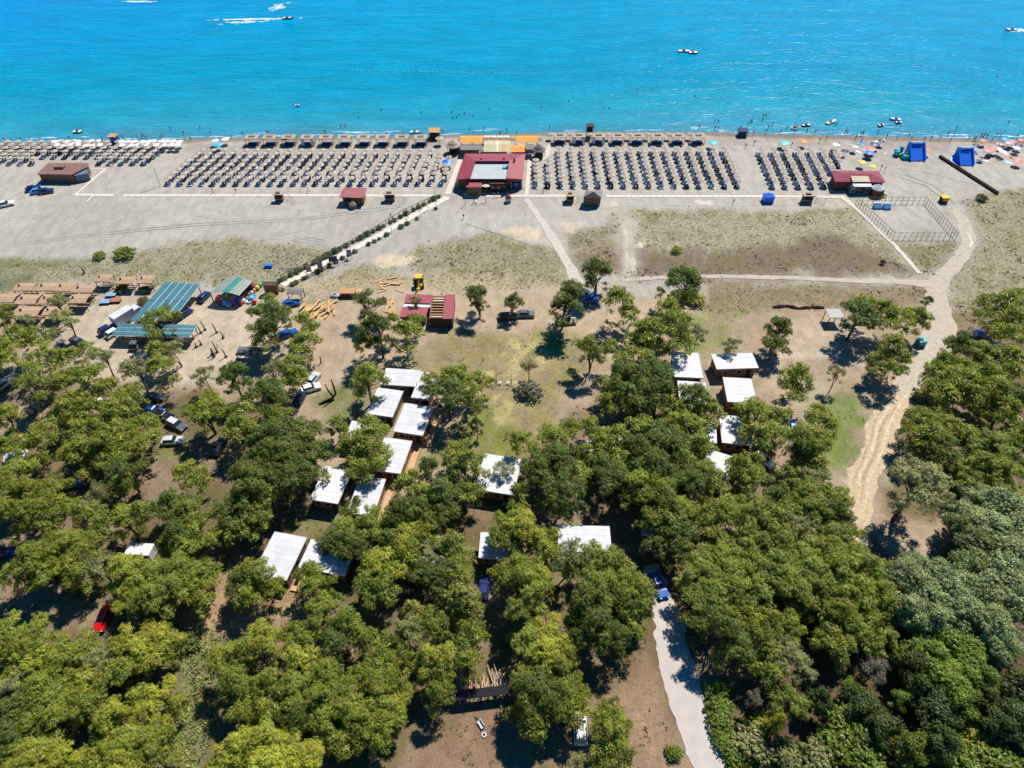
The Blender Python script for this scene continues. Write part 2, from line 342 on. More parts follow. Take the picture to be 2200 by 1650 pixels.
for k, (p, c, w_, a) in enumerate(GRASS):
    z = zone(p, 2.5, a, k + 120); grass = np.maximum(grass, z * w_); col = lay(col, C(*c), z * w_ * (.55 + .45 * sm(N2, .35, .6)))
col = lay(col, C(212, 196, 140), zone([(1040, 800), (1100, 740), (1160, 730), (1180, 760), (1100, 870), (1060, 900)], 2, 4, 140) * sm(N2, .4, .6) * .7)
for s, c in [([(1075, 497), (1110, 487), (1155, 490), (1168, 505), (1150, 516), (1110, 520), (1100, 506)], (222, 205, 176)), ([(805, 568), (815, 546), (860, 545), (905, 556), (880, 566), (840, 572), (820, 578)], (222, 205, 172)),
             ([(1205, 480), (1258, 477), (1235, 500), (1218, 498)], (215, 200, 176)), ([(1490, 432), (1528, 430), (1525, 440), (1505, 438)], (238, 228, 210)), ([(1365, 526), (1378, 519), (1388, 524), (1378, 532)], (225, 212, 190)),
             ([(650, 655), (700, 650), (712, 680), (690, 690), (640, 685)], (225, 190, 130)), ([(1275, 445), (1320, 432), (1326, 440), (1300, 448)], (215, 200, 180)), ([(1045, 398), (980, 418), (1045, 420)], (220, 205, 180))]:
    col = lay(col, C(*c), sm(sdist(X, Y, gp(s)) + (N2 - .5) * 2.2, -.5, .6) * .9)
# unsurfaced lanes worn into the ground
def lane(s, c, wgt=.9, soft=.8, rough=1.6):
    global col
    d = lpath(X, Y, [tuple(G(u, v)[:2]) + (w_ / SC(v),) for u, v, w_ in s]); col = lay(col, C(*c), sm(-d + (N2 - .5) * rough, -soft, soft) * wgt)
lane([(-500, 632, 30), (600, 640, 26), (760, 630, 24), (900, 628, 22), (1100, 628, 18), (1240, 618, 16), (1340, 602, 14)], (196, 178, 156), .8)
lane([(1335, 465, 30), (1345, 500, 24), (1352, 586, 26)], (200, 188, 170), .75, 1.0)
lane([(1340, 480, 4), (1348, 520, 4), (1345, 586, 4)], (222, 211, 192), .95, .5)
lane([(1352, 500, 4), (1358, 540, 4), (1362, 586, 4)], (222, 211, 192), .95, .5)
lane([(1640, 765, 16), (1720, 762, 14), (1790, 765, 14), (1850, 780, 16)], (205, 188, 166))
lane([(1700, 430, 60), (1840, 425, 60)], (200, 188, 168), .4, 3)
lane([(400, 1360, 40), (560, 1335, 26), (700, 1290, 26)], (186, 158, 124), .7)
lane([(1230, 760, 20), (1150, 780, 20), (1100, 900, 26)], (190, 170, 130), .4, 3)
for k in (-13, -3, 9):
    lane([(1950 + k, 830, 5), (1890 + k, 900, 7), (1870 + k, 980, 8), (1840 + k, 1040, 10)], (226, 208, 180), .8, .5)
wet = sm(Y, -5.5, -3.2) if False else sm(Y - sy + (N1 - .5) * 3, -4.2, -1.5)
col = lay(col, C(140, 122, 106), wet * .85); col = lay(col, C(150, 134, 116), sm(Y - sy + (N1 - .5) * 6, -11, -6) * sm(N1, .4, .6) * .35)
col *= (1 + ((N2 - .5) * .3 + (N0 - .5) * .3) * (.25 + .75 * inl + .6 * scrub))[..., None]; col *= (1 + (N3 - .5) * .10)[..., None]
idx = (np.arange(ny - 1)[:, None] * nx + np.arange(nx - 1)[None]).ravel()
F = np.stack([idx, idx + 1, idx + nx + 1, idx + nx], 1)
gm = bpy.data.materials.new('soil_sand_turf'); gm.use_nodes = True; n = gm.node_tree.nodes; L = gm.node_tree.links; b = n['Principled BSDF']
b.inputs['Roughness'].default_value = .95; b.inputs['Specular IOR Level'].default_value = .15
at = n.new('ShaderNodeVertexColor'); at.layer_name = 'tint'; va = n.new('ShaderNodeAttribute'); va.attribute_name = 'veg'
tc = n.new('ShaderNodeTexCoord')
def noise(sc, det=4, st=None):
    t = n.new('ShaderNodeTexNoise'); t.inputs['Scale'].default_value = sc; t.inputs['Detail'].default_value = det; s = tc.outputs['Object']
    if st: mp = n.new('ShaderNodeMapping'); mp.inputs['Scale'].default_value = st; L.new(s, mp.inputs[0]); s = mp.outputs[0]
    L.new(s, t.inputs['Vector']); return t.outputs['Fac']
def mr(s, a, b_, c, d):
    t = n.new('ShaderNodeMapRange'); [setattr(t.inputs[i + 1], 'default_value', q) for i, q in enumerate((a, b_, c, d))]; L.new(s, t.inputs[0]); return t.outputs[0]
def mul(a, b_):
    t = n.new('ShaderNodeMix'); t.data_type = 'RGBA'; t.blend_type = 'MULTIPLY'; t.inputs[0].default_value = 1; L.new(a, t.inputs[6]); L.new(b_, t.inputs[7]); return t.outputs[2]
f1 = mr(noise(3.2, 8), .3, .7, .8, 1.2); f2 = mr(noise(.5, 8, (1, .45, 1)), .3, .7, .86, 1.14)
c1 = mul(mul(at.outputs['Color'], f1), f2)
vm = n.new('ShaderNodeMath'); vm.operation = 'MULTIPLY'; L.new(mr(noise(1.3, 7), .5, .62, 0, 1), vm.inputs[0]); L.new(va.outputs['Fac'], vm.inputs[1])
mx = n.new('ShaderNodeMix'); mx.data_type = 'RGBA'; L.new(vm.outputs[0], mx.inputs[0]); L.new(c1, mx.inputs[6]); mx.inputs[7].default_value = (.14, .125, .065, 1)
L.new(mx.outputs[2], b.inputs['Base Color'])
bp = n.new('ShaderNodeBump'); bp.inputs['Strength'].default_value = .7; bp.inputs['Distance'].default_value = .16; L.new(noise(1.1, 8), bp.inputs['Height']); L.new(bp.outputs[0], b.inputs['Normal'])
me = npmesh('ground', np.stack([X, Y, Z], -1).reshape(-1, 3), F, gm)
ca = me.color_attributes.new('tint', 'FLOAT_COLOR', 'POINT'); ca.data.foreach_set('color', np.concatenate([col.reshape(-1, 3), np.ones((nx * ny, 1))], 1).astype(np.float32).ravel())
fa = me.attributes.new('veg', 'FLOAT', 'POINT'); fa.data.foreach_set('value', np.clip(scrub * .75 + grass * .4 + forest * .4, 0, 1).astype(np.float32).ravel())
me.polygons.foreach_set('use_smooth', np.ones(len(F), bool)); struct('ground', me)

# ---------------- paths and roads as sheets ----------------
def strip(name, pts, m, z=.04, edge=.25, label=None, kind='structure', step=1.2):
    """pts: photo (u, v, width px) centre line -> ragged-edged sheet lying on the ground"""
    g = [tuple(G(u, v)[:2]) + (w_ / SC(v),) for u, v, w_ in pts]; out = []
    for (a, b_, wa), (c, d, wb) in zip(g[:-1], g[1:]):
        k = max(1, int(math.hypot(c - a, d - b_) / step))
        for i in range(k): t = i / k; out.append((a + (c - a) * t, b_ + (d - b_) * t, wa + (wb - wa) * t))
    out.append(g[-1]); V = []
    for i, (x, y, w_) in enumerate(out):
        p, q = out[max(i - 1, 0)], out[min(i + 1, len(out) - 1)]; dx, dy = q[0] - p[0], q[1] - p[1]; l = math.hypot(dx, dy) + 1e-9; nx_, ny_ = -dy / l, dx / l
        e1 = (float(fbm(x / 1.5, y / 1.5, 7)) - .5) * 2 * edge * 2; e2 = (float(fbm(x / 1.5 + 40, y / 1.5, 8)) - .5) * 2 * edge * 2
        V += [(x + nx_ * (w_ / 2 + e1), y + ny_ * (w_ / 2 + e1), z), (x - nx_ * (w_ / 2 + e2), y - ny_ * (w_ / 2 + e2), z)]
    me = npmesh(name, V, [(2 * i, 2 * i + 1, 2 * i + 3, 2 * i + 2) for i in range(len(out) - 1)], m); o = part(name, me); tag(o, kind=kind)
    if label: o['label'] = label
    return o
track = mat('packed_sand_track', C(206, 192, 172), .95, .12, .9, .04, 2); trackw = mat('white_gravel_path', C(232, 222, 204), .95, .12, 1.2, .03, 3)
gravel = mat('white_gravel_road', C(214, 203, 192), .95, .07, .5, .03, 3)
strip('dirt_road', [(2048, 446, 8), (2060, 462, 20), (2072, 484, 28), (2082, 515, 30), (2068, 550, 30), (2030, 590, 34), (2008, 620, 42), (2015, 660, 50), (2022, 700, 62), (2010, 740, 66), (1985, 775, 60), (1955, 815, 48), (1930, 850, 44)], track, .05, .35)
strip('dirt_road', [(1930, 850, 46), (1900, 905, 56), (1885, 970, 56), (1850, 1035, 62), (1848, 1090, 46), (1850, 1170, 30)], mat('rutted_sand_track', C(214, 192, 158), .95, .2, 1.2, .03, 4), .045, .6)
for k_, (dx_, w__, c__) in enumerate([(-17, 4, (196, 172, 136)), (-7, 3, (228, 210, 180)), (2, 7, (190, 166, 128)), (15, 4, (198, 174, 138))]):
    strip('wheel_rut', [(1938 + dx_, 838 + 14 * (k_ % 3), w__ * .4), (1925 + dx_, 858 + 8 * (k_ % 3), w__), (1897 + dx_, 905, w__), (1880 + dx_, 970, w__ + 1), (1852 + dx_, 1030, w__), (1848 + dx_ * .8, 1070 + 6 * k_, w__ * .4)], mat(f'rut_soil_{k_ % 2}', C(*c__), .95, .3, 1.5), .052 + .004 * k_, .2)
strip('dirt_path', [(1335, 602, 13), (1420, 596, 13), (1560, 594, 14), (1700, 597, 14), (1850, 604, 16), (1940, 606, 20), (2006, 612, 30)], track, .075, .2)
strip('dirt_path', [(1130, 427, 12), (1150, 455, 15), (1175, 492, 18), (1205, 540, 20), (1228, 580, 22), (1240, 612, 30)], mat('grey_sand_path', C(218, 208, 192), .95, .1, .9, .04, 2), .06, .2)
strip('gravel_path', [(1808, 422, 13), (1836, 445, 10), (1868, 475, 9), (1925, 530, 9), (1975, 588, 9)], trackw, .1, .15)
strip('dirt_path', [(2078, 500, 4), (2088, 520, 6), (2082, 532, 4)], trackw, .09, .12)
strip('gravel_road', [(1395, 1215, 34), (1420, 1280, 50), (1438, 1350, 68), (1455, 1430, 76), (1476, 1520, 76), (1502, 1590, 74), (1530, 1650, 84), (1600, 1790, 96)], gravel, .06, .35, step=.5)
tyre = mat('tyre_marked_sand', C(166, 158, 148), .95, .12, 1.5); tyre2 = mat('tyre_marked_sand_pale', C(208, 200, 189), .95, .12, 1.5)
for k_, (pts_, m__) in enumerate([([(560, 512), (620, 516), (690, 526)], tyre), ([(640, 512), (690, 520)], tyre), ([(655, 510), (700, 516)], tyre), ([(590, 508), (660, 494)], tyre), ([(0, 470), (160, 452), (330, 448), (520, 470)], tyre2), ([(0, 475), (160, 457), (330, 453), (520, 475)], tyre2),
        ([(60, 520), (220, 500), (420, 480), (640, 470), (860, 440)], tyre), ([(60, 525), (220, 505), (420, 485), (640, 475), (862, 445)], tyre), ([(560, 442), (700, 456), (830, 452)], tyre2), ([(1240, 450), (1400, 440), (1560, 443), (1720, 440)], tyre2), ([(1150, 345), (1600, 312), (1900, 330)], tyre2), ([(1930, 380), (1990, 400), (2040, 440)], tyre), ([(1945, 376), (2005, 398), (2052, 438)], tyre), ([(1920, 360), (2000, 372), (2110, 400)], tyre2), ([(330, 360), (345, 400), (300, 415)], tyre), ([(1000, 480), (1060, 500), (1120, 520), (1180, 545)], tyre)]):
    strip('tyre_track', [(u, v, 1.9) for u, v in pts_], m__, .022 + .003 * k_, .06, step=2.5)
# promenade of pale slabs: each slab is a part
prom = T('promenade_path', None, None, (0, 0, 0)); prom['kind'] = 'structure'
sb = MB().box(-.86, .86, -.62, .62, 0, .07, slab).mesh('slab')
def slabs(pts, wd, par, n_long=1.78, mesh=sb):
    g = [G(u, v) for u, v in pts]
    for a, b_ in zip(g[:-1], g[1:]):
        l = (b_ - a).length; k = max(1, round(l / n_long)); an = math.atan2(b_.y - a.y, b_.x - a.x)
        for i in range(k):
            p = a + (b_ - a) * ((i + .5) / k); o = part('slab', mesh, par, loc=(p.x, p.y, .012), rz=an); o.scale = (l / k / n_long, wd / 1.24, 1)
slabs([(265, 420), (740, 420)], 1.15, prom); slabs([(787, 420.5), (945, 420.5)], 1.15, prom)
slabs([(1000, 421), (1216, 421)], 1.15, prom); slabs([(1302, 421.5), (1640, 422)], 1.15, prom); slabs([(1663, 422), (1724, 422.5)], 1.15, prom); slabs([(1753, 423), (1812, 423.5)], 1.15, prom)
slabs([(160, 418.5), (245, 419.5)], 1.1, prom)
strip('gravel_path', [(163, 417, 6), (195, 390, 7), (226, 364, 7)], trackw, .06, .1)
strip('gravel_path', [(196, 363, 4), (228, 363, 4)], trackw, .07, .06); strip('gravel_path', [(200, 421, 5), (186, 434, 5)], trackw, .08, .06)
strip('gravel_path', [(78, 388, 4), (40, 413, 4), (-40, 460, 5)], mat('pale_sand_path', C(215, 205, 190), .95), .06, .1)
strip('paved_path', [(992, 334, 9), (978, 372, 10), (962, 418, 12)], trackw, .08, .08); strip('paved_path', [(1139, 330, 9), (1136, 370, 8), (1131, 420, 9)], trackw, .085, .08)
strip('paved_path', [(1135, 336, 14), (1158, 346, 22), (1176, 330, 14), (1180, 312, 8)], mat('pale_plaza', C(226, 214, 196), .95), .09, .15)
strip('terrace', [(985, 300, 14), (1165, 300, 14)], mat('deck_boards', (.30, .19, .12), .8, .2, 2, wave=('X', 4)), .1, .05)
strip('paved_yard', [(972, 405, 12), (1128, 405, 12)], mat('yard_paving', (.34, .28, .2), .9, .2, 2), .1, .05)
strip('paved_yard', [(1785, 413, 12), (1880, 418, 12), (1905, 416, 8)], mat('yard_cream', (.60, .50, .36), .9, .1, 2), .11, .05)
# diagonal pale stepping-slab walkway
walk = T('stone_walkway', None, None, (0, 0, 0)); walk['kind'] = 'structure'
sw = MB().box(-.86, .86, -.62, .62, 0, .08, slab).mesh('slab')
slabs([(606, 613), (680, 574), (752, 539), (820, 503), (890, 462), (962, 424)], 2.0, walk, 1.78, sw)

# ---------------- sea ----------------
sm_ = bpy.data.materials.new('sea_water'); sm_.use_nodes = True; n = sm_.node_tree.nodes; L = sm_.node_tree.links; b = n['Principled BSDF']
tc = n.new('ShaderNodeTexCoord'); va = n.new('ShaderNodeVertexColor'); va.layer_name = 'depth_tint'
f = mr(noise(.05, 5, (1, 2.2, 1)), .3, .7, .88, 1.12); f3 = mr(noise(.35, 6, (.8, 2.6, 1)), .3, .7, .88, 1.12); L.new(mul(mul(va.outputs['Color'], f), f3), b.inputs['Base Color'])
b.inputs['Roughness'].default_value = .24; b.inputs['IOR'].default_value = 1.33; b.inputs['Specular IOR Level'].default_value = .2
def waves(sc, rot, st, dist, det=3):
    mp = n.new('ShaderNodeMapping'); mp.inputs['Rotation'].default_value = (0, 0, R(rot)); mp.inputs['Scale'].default_value = st; L.new(tc.outputs['Object'], mp.inputs[0])
    t = n.new('ShaderNodeTexNoise'); t.inputs['Scale'].default_value = sc; t.inputs['Detail'].default_value = det; t.inputs['Roughness'].default_value = .6; t.inputs['Distortion'].default_value = .4; L.new(mp.outputs[0], t.inputs['Vector']); return t.outputs['Fac'], dist
prev = None
for fac, dist in (waves(.16, -12, (.35, 1, 1), .8), waves(.7, 10, (.5, 1, 1), .26), waves(2.6, -5, (.6, 1, 1), .07, 4)):
    bp = n.new('ShaderNodeBump'); bp.inputs['Strength'].default_value = 1; bp.inputs['Distance'].default_value = dist; L.new(fac, bp.inputs['Height'])
    if prev: L.new(prev, bp.inputs['Normal'])
    prev = bp.outputs[0]
L.new(prev, b.inputs['Normal'])
wx = axis(-400, 420, 8, 9000); wy = np.concatenate([np.arange(185, 300, 2.), axis(300, 700, 10, 1)[axis(300, 700, 10, 1) >= 300], [900, 1300, 2000, 3500, 7000, 14000]]); wy = np.unique(wy)
WX, WY = np.meshgrid(wx, wy); dsh = WY - shoreY(WX) + (fbm(WX / 22, WY / 22, 77) - .5) * 14
c = np.zeros(WX.shape + (3,)) + np.array(lin(104, 148, 168)[:3]); cc = lambda *q: np.array(lin(*q)[:3])
for c_, a, b2 in ((cc(80, 156, 180), 1, 9), (cc(52, 156, 180), 8, 24), (cc(16, 152, 184), 22, 50), (cc(0, 156, 196), 48, 110), (cc(0, 158, 206), 110, 220)):
    wg = sm(dsh + (fbm(WX / 60, WY / 18, 3 + a) - .5) * b2 * .5, a, b2)[..., None]; c = c + (c_ - c) * wg
c = c + (cc(0, 146, 212) - c) * (sm(-WX, 40, 260) * sm(dsh, 40, 130))[..., None] * .7
c *= np.array([.36, .81, .85])
npx = len(wx); idx = (np.arange(len(wy) - 1)[:, None] * npx + np.arange(npx - 1)[None]).ravel()
me = npmesh('sea', np.stack([WX, WY, WX * 0 - .27], -1).reshape(-1, 3), np.stack([idx, idx + 1, idx + npx + 1, idx + npx], 1), sm_)
ca = me.color_attributes.new('depth_tint', 'FLOAT_COLOR', 'POINT'); ca.data.foreach_set('color', np.concatenate([c.reshape(-1, 3), np.ones((WX.size, 1))], 1).astype(np.float32).ravel())
struct('sea', me)
foam = mat('foam', (.58, .72, .78), .6, .1, 1)
def foam_mesh(V, F, x0, y0, lx, ly, n_=26, seed=0, z=-.245, ang=0):
    """a ragged lacy patch of foam made of many small flecks"""
    r = np.random.default_rng(seed); ca_, sa_ = math.cos(ang), math.sin(ang)
    for i in range(n_):
        a, b_ = r.normal(0, .36, 2); fx = r.uniform(.3, 1.3) * min(lx, 1.4); fy = r.uniform(.12, .4) * min(ly * 2, 1.4)
        px, py = a * lx, b_ * ly; k = len(V); m_ = 7
        for j in range(m_):
            t = 2 * PI * j / m_; q = r.uniform(.6, 1.2); ex, ey = px + fx * q * math.cos(t), py + fy * q * math.sin(t); V.append((x0 + ex * ca_ - ey * sa_, y0 + ex * sa_ + ey * ca_, z + i * .0004))
        F.append(tuple(range(k, k + m_)))
V, F = [], []
xs = -190
while xs < 200:
    g_ = float(vn(xs / 9, 0, 5)); ln = random.uniform(1.5, 5)
    for off, th in ((1.0, .25), (3.2, .35)):
        if float(vn(xs / 7, off, 11)) > (.5 if off < 2 else .74): foam_mesh(V, F, xs, float(shoreY(xs)) + off + random.uniform(-.6, .6), ln, th * .7, 7, int(xs * 10 + off * 7) % 9999 + 1)
    xs += ln * .7
me = bpy.data.meshes.new('sea_foam'); me.from_pydata(V, [], F); me.materials.append(foam); tag(part('sea_foam', me), 'thin white foam of small waves breaking along the shoreline', kind='stuff')

# ---------------- small plants nobody could count ----------------
def scatter(name, label, n_try, box_, wfun, size, colr, m, blades=6, up=.6, seed=3):
    r = np.random.default_rng(seed); x = r.uniform(box_[0], box_[1], n_try); y = r.uniform(box_[2], box_[3], n_try)
    keep = r.uniform(0, 1, n_try) < wfun(x, y); x, y = x[keep], y[keep]; k = len(x); s = r.uniform(size[0], size[1], k) * (.6 + .8 * vn(x / 4, y / 4, 2))
    nb = blades; a = r.uniform(0, 2 * PI, (k, nb)); rad = r.uniform(.1, 1, (k, nb)) * s[:, None]; hh = r.uniform(.3, 1, (k, nb)) * s[:, None] * up
    cx = x[:, None] + np.cos(a) * rad * .6; cy = y[:, None] + np.sin(a) * rad * .6; wq = s[:, None] * r.uniform(.25, .5, (k, nb)); t = r.uniform(0, 2 * PI, (k, nb))
    dx, dy = np.cos(t) * wq, np.sin(t) * wq; lx, ly = np.cos(a) * wq, np.sin(a) * wq
    V = np.stack([np.stack([cx - dx, cy - dy, hh * .15], -1), np.stack([cx + dx, cy + dy, hh * .15], -1), np.stack([cx + dx * .6 + lx, cy + dy * .6 + ly, hh], -1), np.stack([cx - dx * .6 + lx, cy - dy * .6 + ly, hh], -1)], 2).reshape(-1, 3)
    o = part(name, npmesh(name, V, np.arange(len(V)).reshape(-1, 4), m), color=colr); return tag(o, label, kind='stuff')
def gridw(A):
    def f(x, y):
        i = np.clip(np.searchsorted(gy, y), 0, ny - 1); j = np.clip(np.searchsorted(gx, x), 0, nx - 1); return A[i, j]
    return f
_rd = [tuple(G(u, v)[:2]) + (w_ / SC(v),) for u, v, w_ in [(1395, 1215, 60), (1420, 1280, 74), (1438, 1350, 92), (1455, 1430, 100), (1476, 1520, 100), (1502, 1590, 100), (1530, 1650, 110), (1600, 1790, 120)]]
_rd2 = [tuple(G(u, v)[:2]) + (w_ / SC(v),) for u, v, w_ in [(2015, 660, 60), (2022, 700, 72), (1985, 775, 70), (1930, 850, 60), (1885, 970, 66), (1850, 1035, 72), (1850, 1170, 50)]]
offroad = lambda x, y: (lpath(x, y, _rd) > 0) * (lpath(x, y, _rd2) > 0) * 1.0
ws = gridw(scrub); wf = gridw(forest); wg = gridw(grass)
scatter('dune_scrub', 'low grey green scrub tufts dotted over the sandy dunes', 42000, (-190, 195, 95, 200), lambda x, y: ws(x, y) * sm(fbm(x / 5, y / 5, 91), .36, .6) * .7, (.16, .42), (.16, .155, .075), leafm, 6, .45, 3)
scatter('dune_grass', 'pale dry grass tufts scattered between the dune scrub', 26000, (-190, 195, 95, 190), lambda x, y: ws(x, y) * .55, (.15, .36), (.34, .32, .17), leafm, 4, .4, 4)
scatter('undergrowth', 'brown and green litter and low weeds under the pines', 30000, (-110, 120, 18, 130), lambda x, y: wf(x, y) * sm(fbm(x / 4, y / 4, 92), .35, .65) * .6 * offroad(x, y), (.15, .5), (.2, .21, .08), leafm, 6, .4, 5)
scatter('lawn_grass', 'green grass growing on the lawns between the cabins', 26000, (-80, 100, 25, 140), lambda x, y: wg(x, y) * sm(fbm(x / 3, y / 3, 93), .3, .6) * .8, (.10, .28), (.26, .31, .08), leafm, 5, .4, 6)
mead = gp([(380, 1395), (450, 1350), (500, 1385), (455, 1460), (470, 1570), (420, 1660), (340, 1700), (360, 1560), (390, 1480)])
scatter('tall_meadow_grass', 'tall pale green meadow grass in the gap between front pines', 6000, (-60, -20, 20, 60), lambda x, y: (sdist(x, y, mead) > 0) * 1.0, (.3, .6), (.44, .44, .15), leafm, 8, .7, 7)
thk = gp([(1500, 1460), (1560, 1460), (1620, 1600), (1760, 1560), (1900, 1580), (2300, 1560), (2400, 1900), (1640, 1900), (1560, 1640)])
scatter('ground_thicket', 'tangled bright green bramble thicket at the bottom right corner', 9000, (12, 80, 14, 50), lambda x, y: (sdist(x, y, thk) > 0) * sm(fbm(x / 3, y / 3, 95), .4, .6), (.4, .9), (.22, .28, .08), leafb, 12, .8, 8)
# ---------------- cabins with white roofs ----------------
CABH = 3.0
CABINS = [  # back-left, back-right, front-right, front-left (roof corners), label, wall material, deck side
 ([(822, 791), (905, 796), (894, 831), (826, 826)], 'white roofed cabin at the seaward end of the left cabin row', clad_g, 0),
 ([(905, 800), (944, 803), (920, 860), (884, 853)], 'white roofed cabin half under the tall pines by the lawn', clad, 0),
 ([(822, 834), (871, 842), (838, 895), (778, 888)], 'white roofed cabin with a round blue shade patch beside the green bank', clad_g, 0),
 ([(875, 867), (937, 876), (901, 935), (841, 926)], 'white roofed cabin with orange front wall and long side deck', clad, 1),
 ([(833, 941), (893, 949), (852, 1017), (792, 1008)], 'clean white roofed cabin with pale timber deck next to the lawn', clad, 1),
 ([(706, 1004), (759, 1009), (724, 1084), (660, 1070)], 'dull speckled white roofed cabin with leaf litter on its roof', clad_g, 0),
 ([(790, 1026), (845, 1031), (785, 1107), (729, 1099)], 'white roofed cabin in the left row nearest the pine wood', clad, 1),
 ([(757, 905), (795, 909), (775, 950), (738, 944)], 'small white roofed cabin peeping out between two pines', clad_g, 0),
 ([(596, 1144), (665, 1156), (609, 1246), (538, 1232)], 'large clean white roofed cabin lowest of the left row', clad_g, 1),
 ([(672, 1160), (764, 1175), (740, 1238), (638, 1218)], 'white roofed cabin beside the lowest left one half hidden by pine', clad_g, 0),
 ([(1036, 974), (1110, 985), (1114, 1066), (1028, 1052)], 'white roofed cabin at the near edge of the central lawn', clad, 0),
 ([(1439, 756), (1500, 759), (1511, 812), (1452, 810)], 'white roofed cabin seaward left of the right cabin group', clad_g, 0),
 ([(1453, 818), (1512, 822), (1526, 878), (1464, 874)], 'white roofed cabin half covered by a dark pine, right group', clad_g, 0),
 ([(1528, 761), (1617, 759), (1628, 790), (1540, 794)], 'wide white roofed cabin at the seaward right of the right group', clad_g, 0),
 ([(1561, 811), (1621, 815), (1618, 866), (1555, 863)], 'clean square white roofed cabin in the middle of the right group', clad, 0),
 ([(1551, 892), (1617, 898), (1609, 957), (1545, 950)], 'white roofed cabin with blue tree shade on its lower half', clad, 0),
 ([(1478, 905), (1536, 912), (1542, 953), (1488, 945)], 'white roofed cabin almost hidden by pines, right group', clad_g, 0),
 ([(1528, 965), (1577, 984), (1556, 1030), (1500, 1015)], 'slanted white roofed cabin lowest of the right cabin group', clad_g, 0),
 ([(1288, 918), (1336, 924), (1346, 952), (1298, 946)], 'white roofed cabin glimpsed between central pines', clad_g, 0),
 ([(1250, 945), (1292, 950), (1296, 972), (1252, 968)], 'small pale roofed cabin glimpsed in the central pines', clad_g, 0),
 ([(1195, 1128), (1311, 1132), (1312, 1187), (1203, 1186)], 'long white roofed cabin left of the gravel road end', clad_g, 0),
 ([(1030, 1142), (1096, 1148), (1098, 1199), (1032, 1200)], 'white roofed cabin with dappled blue shade above the dark blue car', clad, 0),
 ([(1376, 1105), (1420, 1110), (1418, 1152), (1382, 1147)], 'small white roofed cabin under pines beyond the blue car', clad_g, 0),
 ([(862, 1190), (980, 1196), (974, 1226), (872, 1222)], 'low white roofed cabin buried among the central front pines', clad_g, 0)]
for q, lab, wm, deck in CABINS:
    cx, cy, an, w_, d = fit(q, CABH); h = CABH; t = T('cabin', lab, 'cabin', (cx, cy, 0), an, 'white roofed holiday cabins among the pines')
    a, b_ = w_ / 2, d / 2
    part('roof', MB().box(-a, a, -b_, b_, h - .12, h + .06, white_w if 'speckled' in lab else white), t)
    part('roof_trim', MB().box(-a - .04, a + .04, -b_ - .04, -b_, h - .2, h + .09, white_w).box(-a - .04, -a, -b_, b_, h - .2, h + .09, white_w).box(a, a + .04, -b_, b_, h - .2, h + .09, white_w).box(-a - .04, a + .04, b_, b_ + .04, h - .2, h + .09, white_w), t)
    part('roof_seam', (lambda m_: ([m_.box(-a + .1, a - .1, y_ - .025, y_ + .025, h + .06, h + .085, white_w) for y_ in np.arange(-b_ + 1.1, b_ - .4, 1.1)], m_)[1])(MB()), t)
    i_ = .3; part('wall', MB().box(-a + i_, a - i_, -b_ + .35, b_ - .3, .25, h - .12, wm), t); part('base', MB().box(-a + .5, a - .5, -b_ + .5, b_ - .5, 0, .25, dark), t)
    y = -b_ + .35
    for k, x in enumerate((-a * .5, a * .15)):
        f = part('window', MB().box(x - .55, x + .55, y - .06, y + .02, 1.2, 2.2, white_w), t); part('pane', MB().box(x - .48, x + .48, y - .08, y - .061, 1.27, 2.13, glass), f)
    dr = part('door', MB().box(a * .62 - .45, a * .62 + .45, y - .07, y + .02, .3, 2.35, dark), t); part('handle', MB().box(a * .62 + .3, a * .62 + .36, y - .12, y - .071, 1.2, 1.3, metal), dr)
    x = a - .3; f = part('window', MB().box(x - .02, x + .06, -.6, .6, 1.2, 2.2, white_w), t); part('pane', MB().box(x + .061, x + .08, -.53, .53, 1.27, 2.13, glass), f)
    if deck:
        dk = MB().box(a + .05, a + 1.5, -b_ - .2, b_, .2, .32, wood_p).mesh('deck'); part('deck', dk, t)
        r = MB()
        for k in range(9): yy = -b_ - .1 + k * (d / 8); r.box(a + 1.36, a + 1.46, yy - .05, yy + .05, .32, 1.3, wood_p)
        r.box(a + 1.34, a + 1.48, -b_ - .15, b_, 1.3, 1.38, wood_p).box(a + 1.38, a + 1.44, -b_ - .15, b_, .8, .87, wood_p); part('railing', r, t)
    elif wm is clad:
        part('step', MB().box(a * .62 - .6, a * .62 + .6, y - .7, y - .05, 0, .22, wood_p), t)
lm('the large lower left cabin', 600, 1190); lm('the speckled roof cabin', 705, 1050); lm('the left cabin row', 860, 980); lm('the seaward left cabin', 862, 812); lm('the lawn edge cabin', 1068, 1018)
lm('the right cabin group', 1585, 840); lm('the lowest right cabin', 1540, 1000); lm('the long central cabin', 1255, 1160); lm('the dappled cabin above the dark car', 1062, 1170); lm('the round shade patch cabin', 820, 865); lm('the seaward right cabin', 1472, 785)

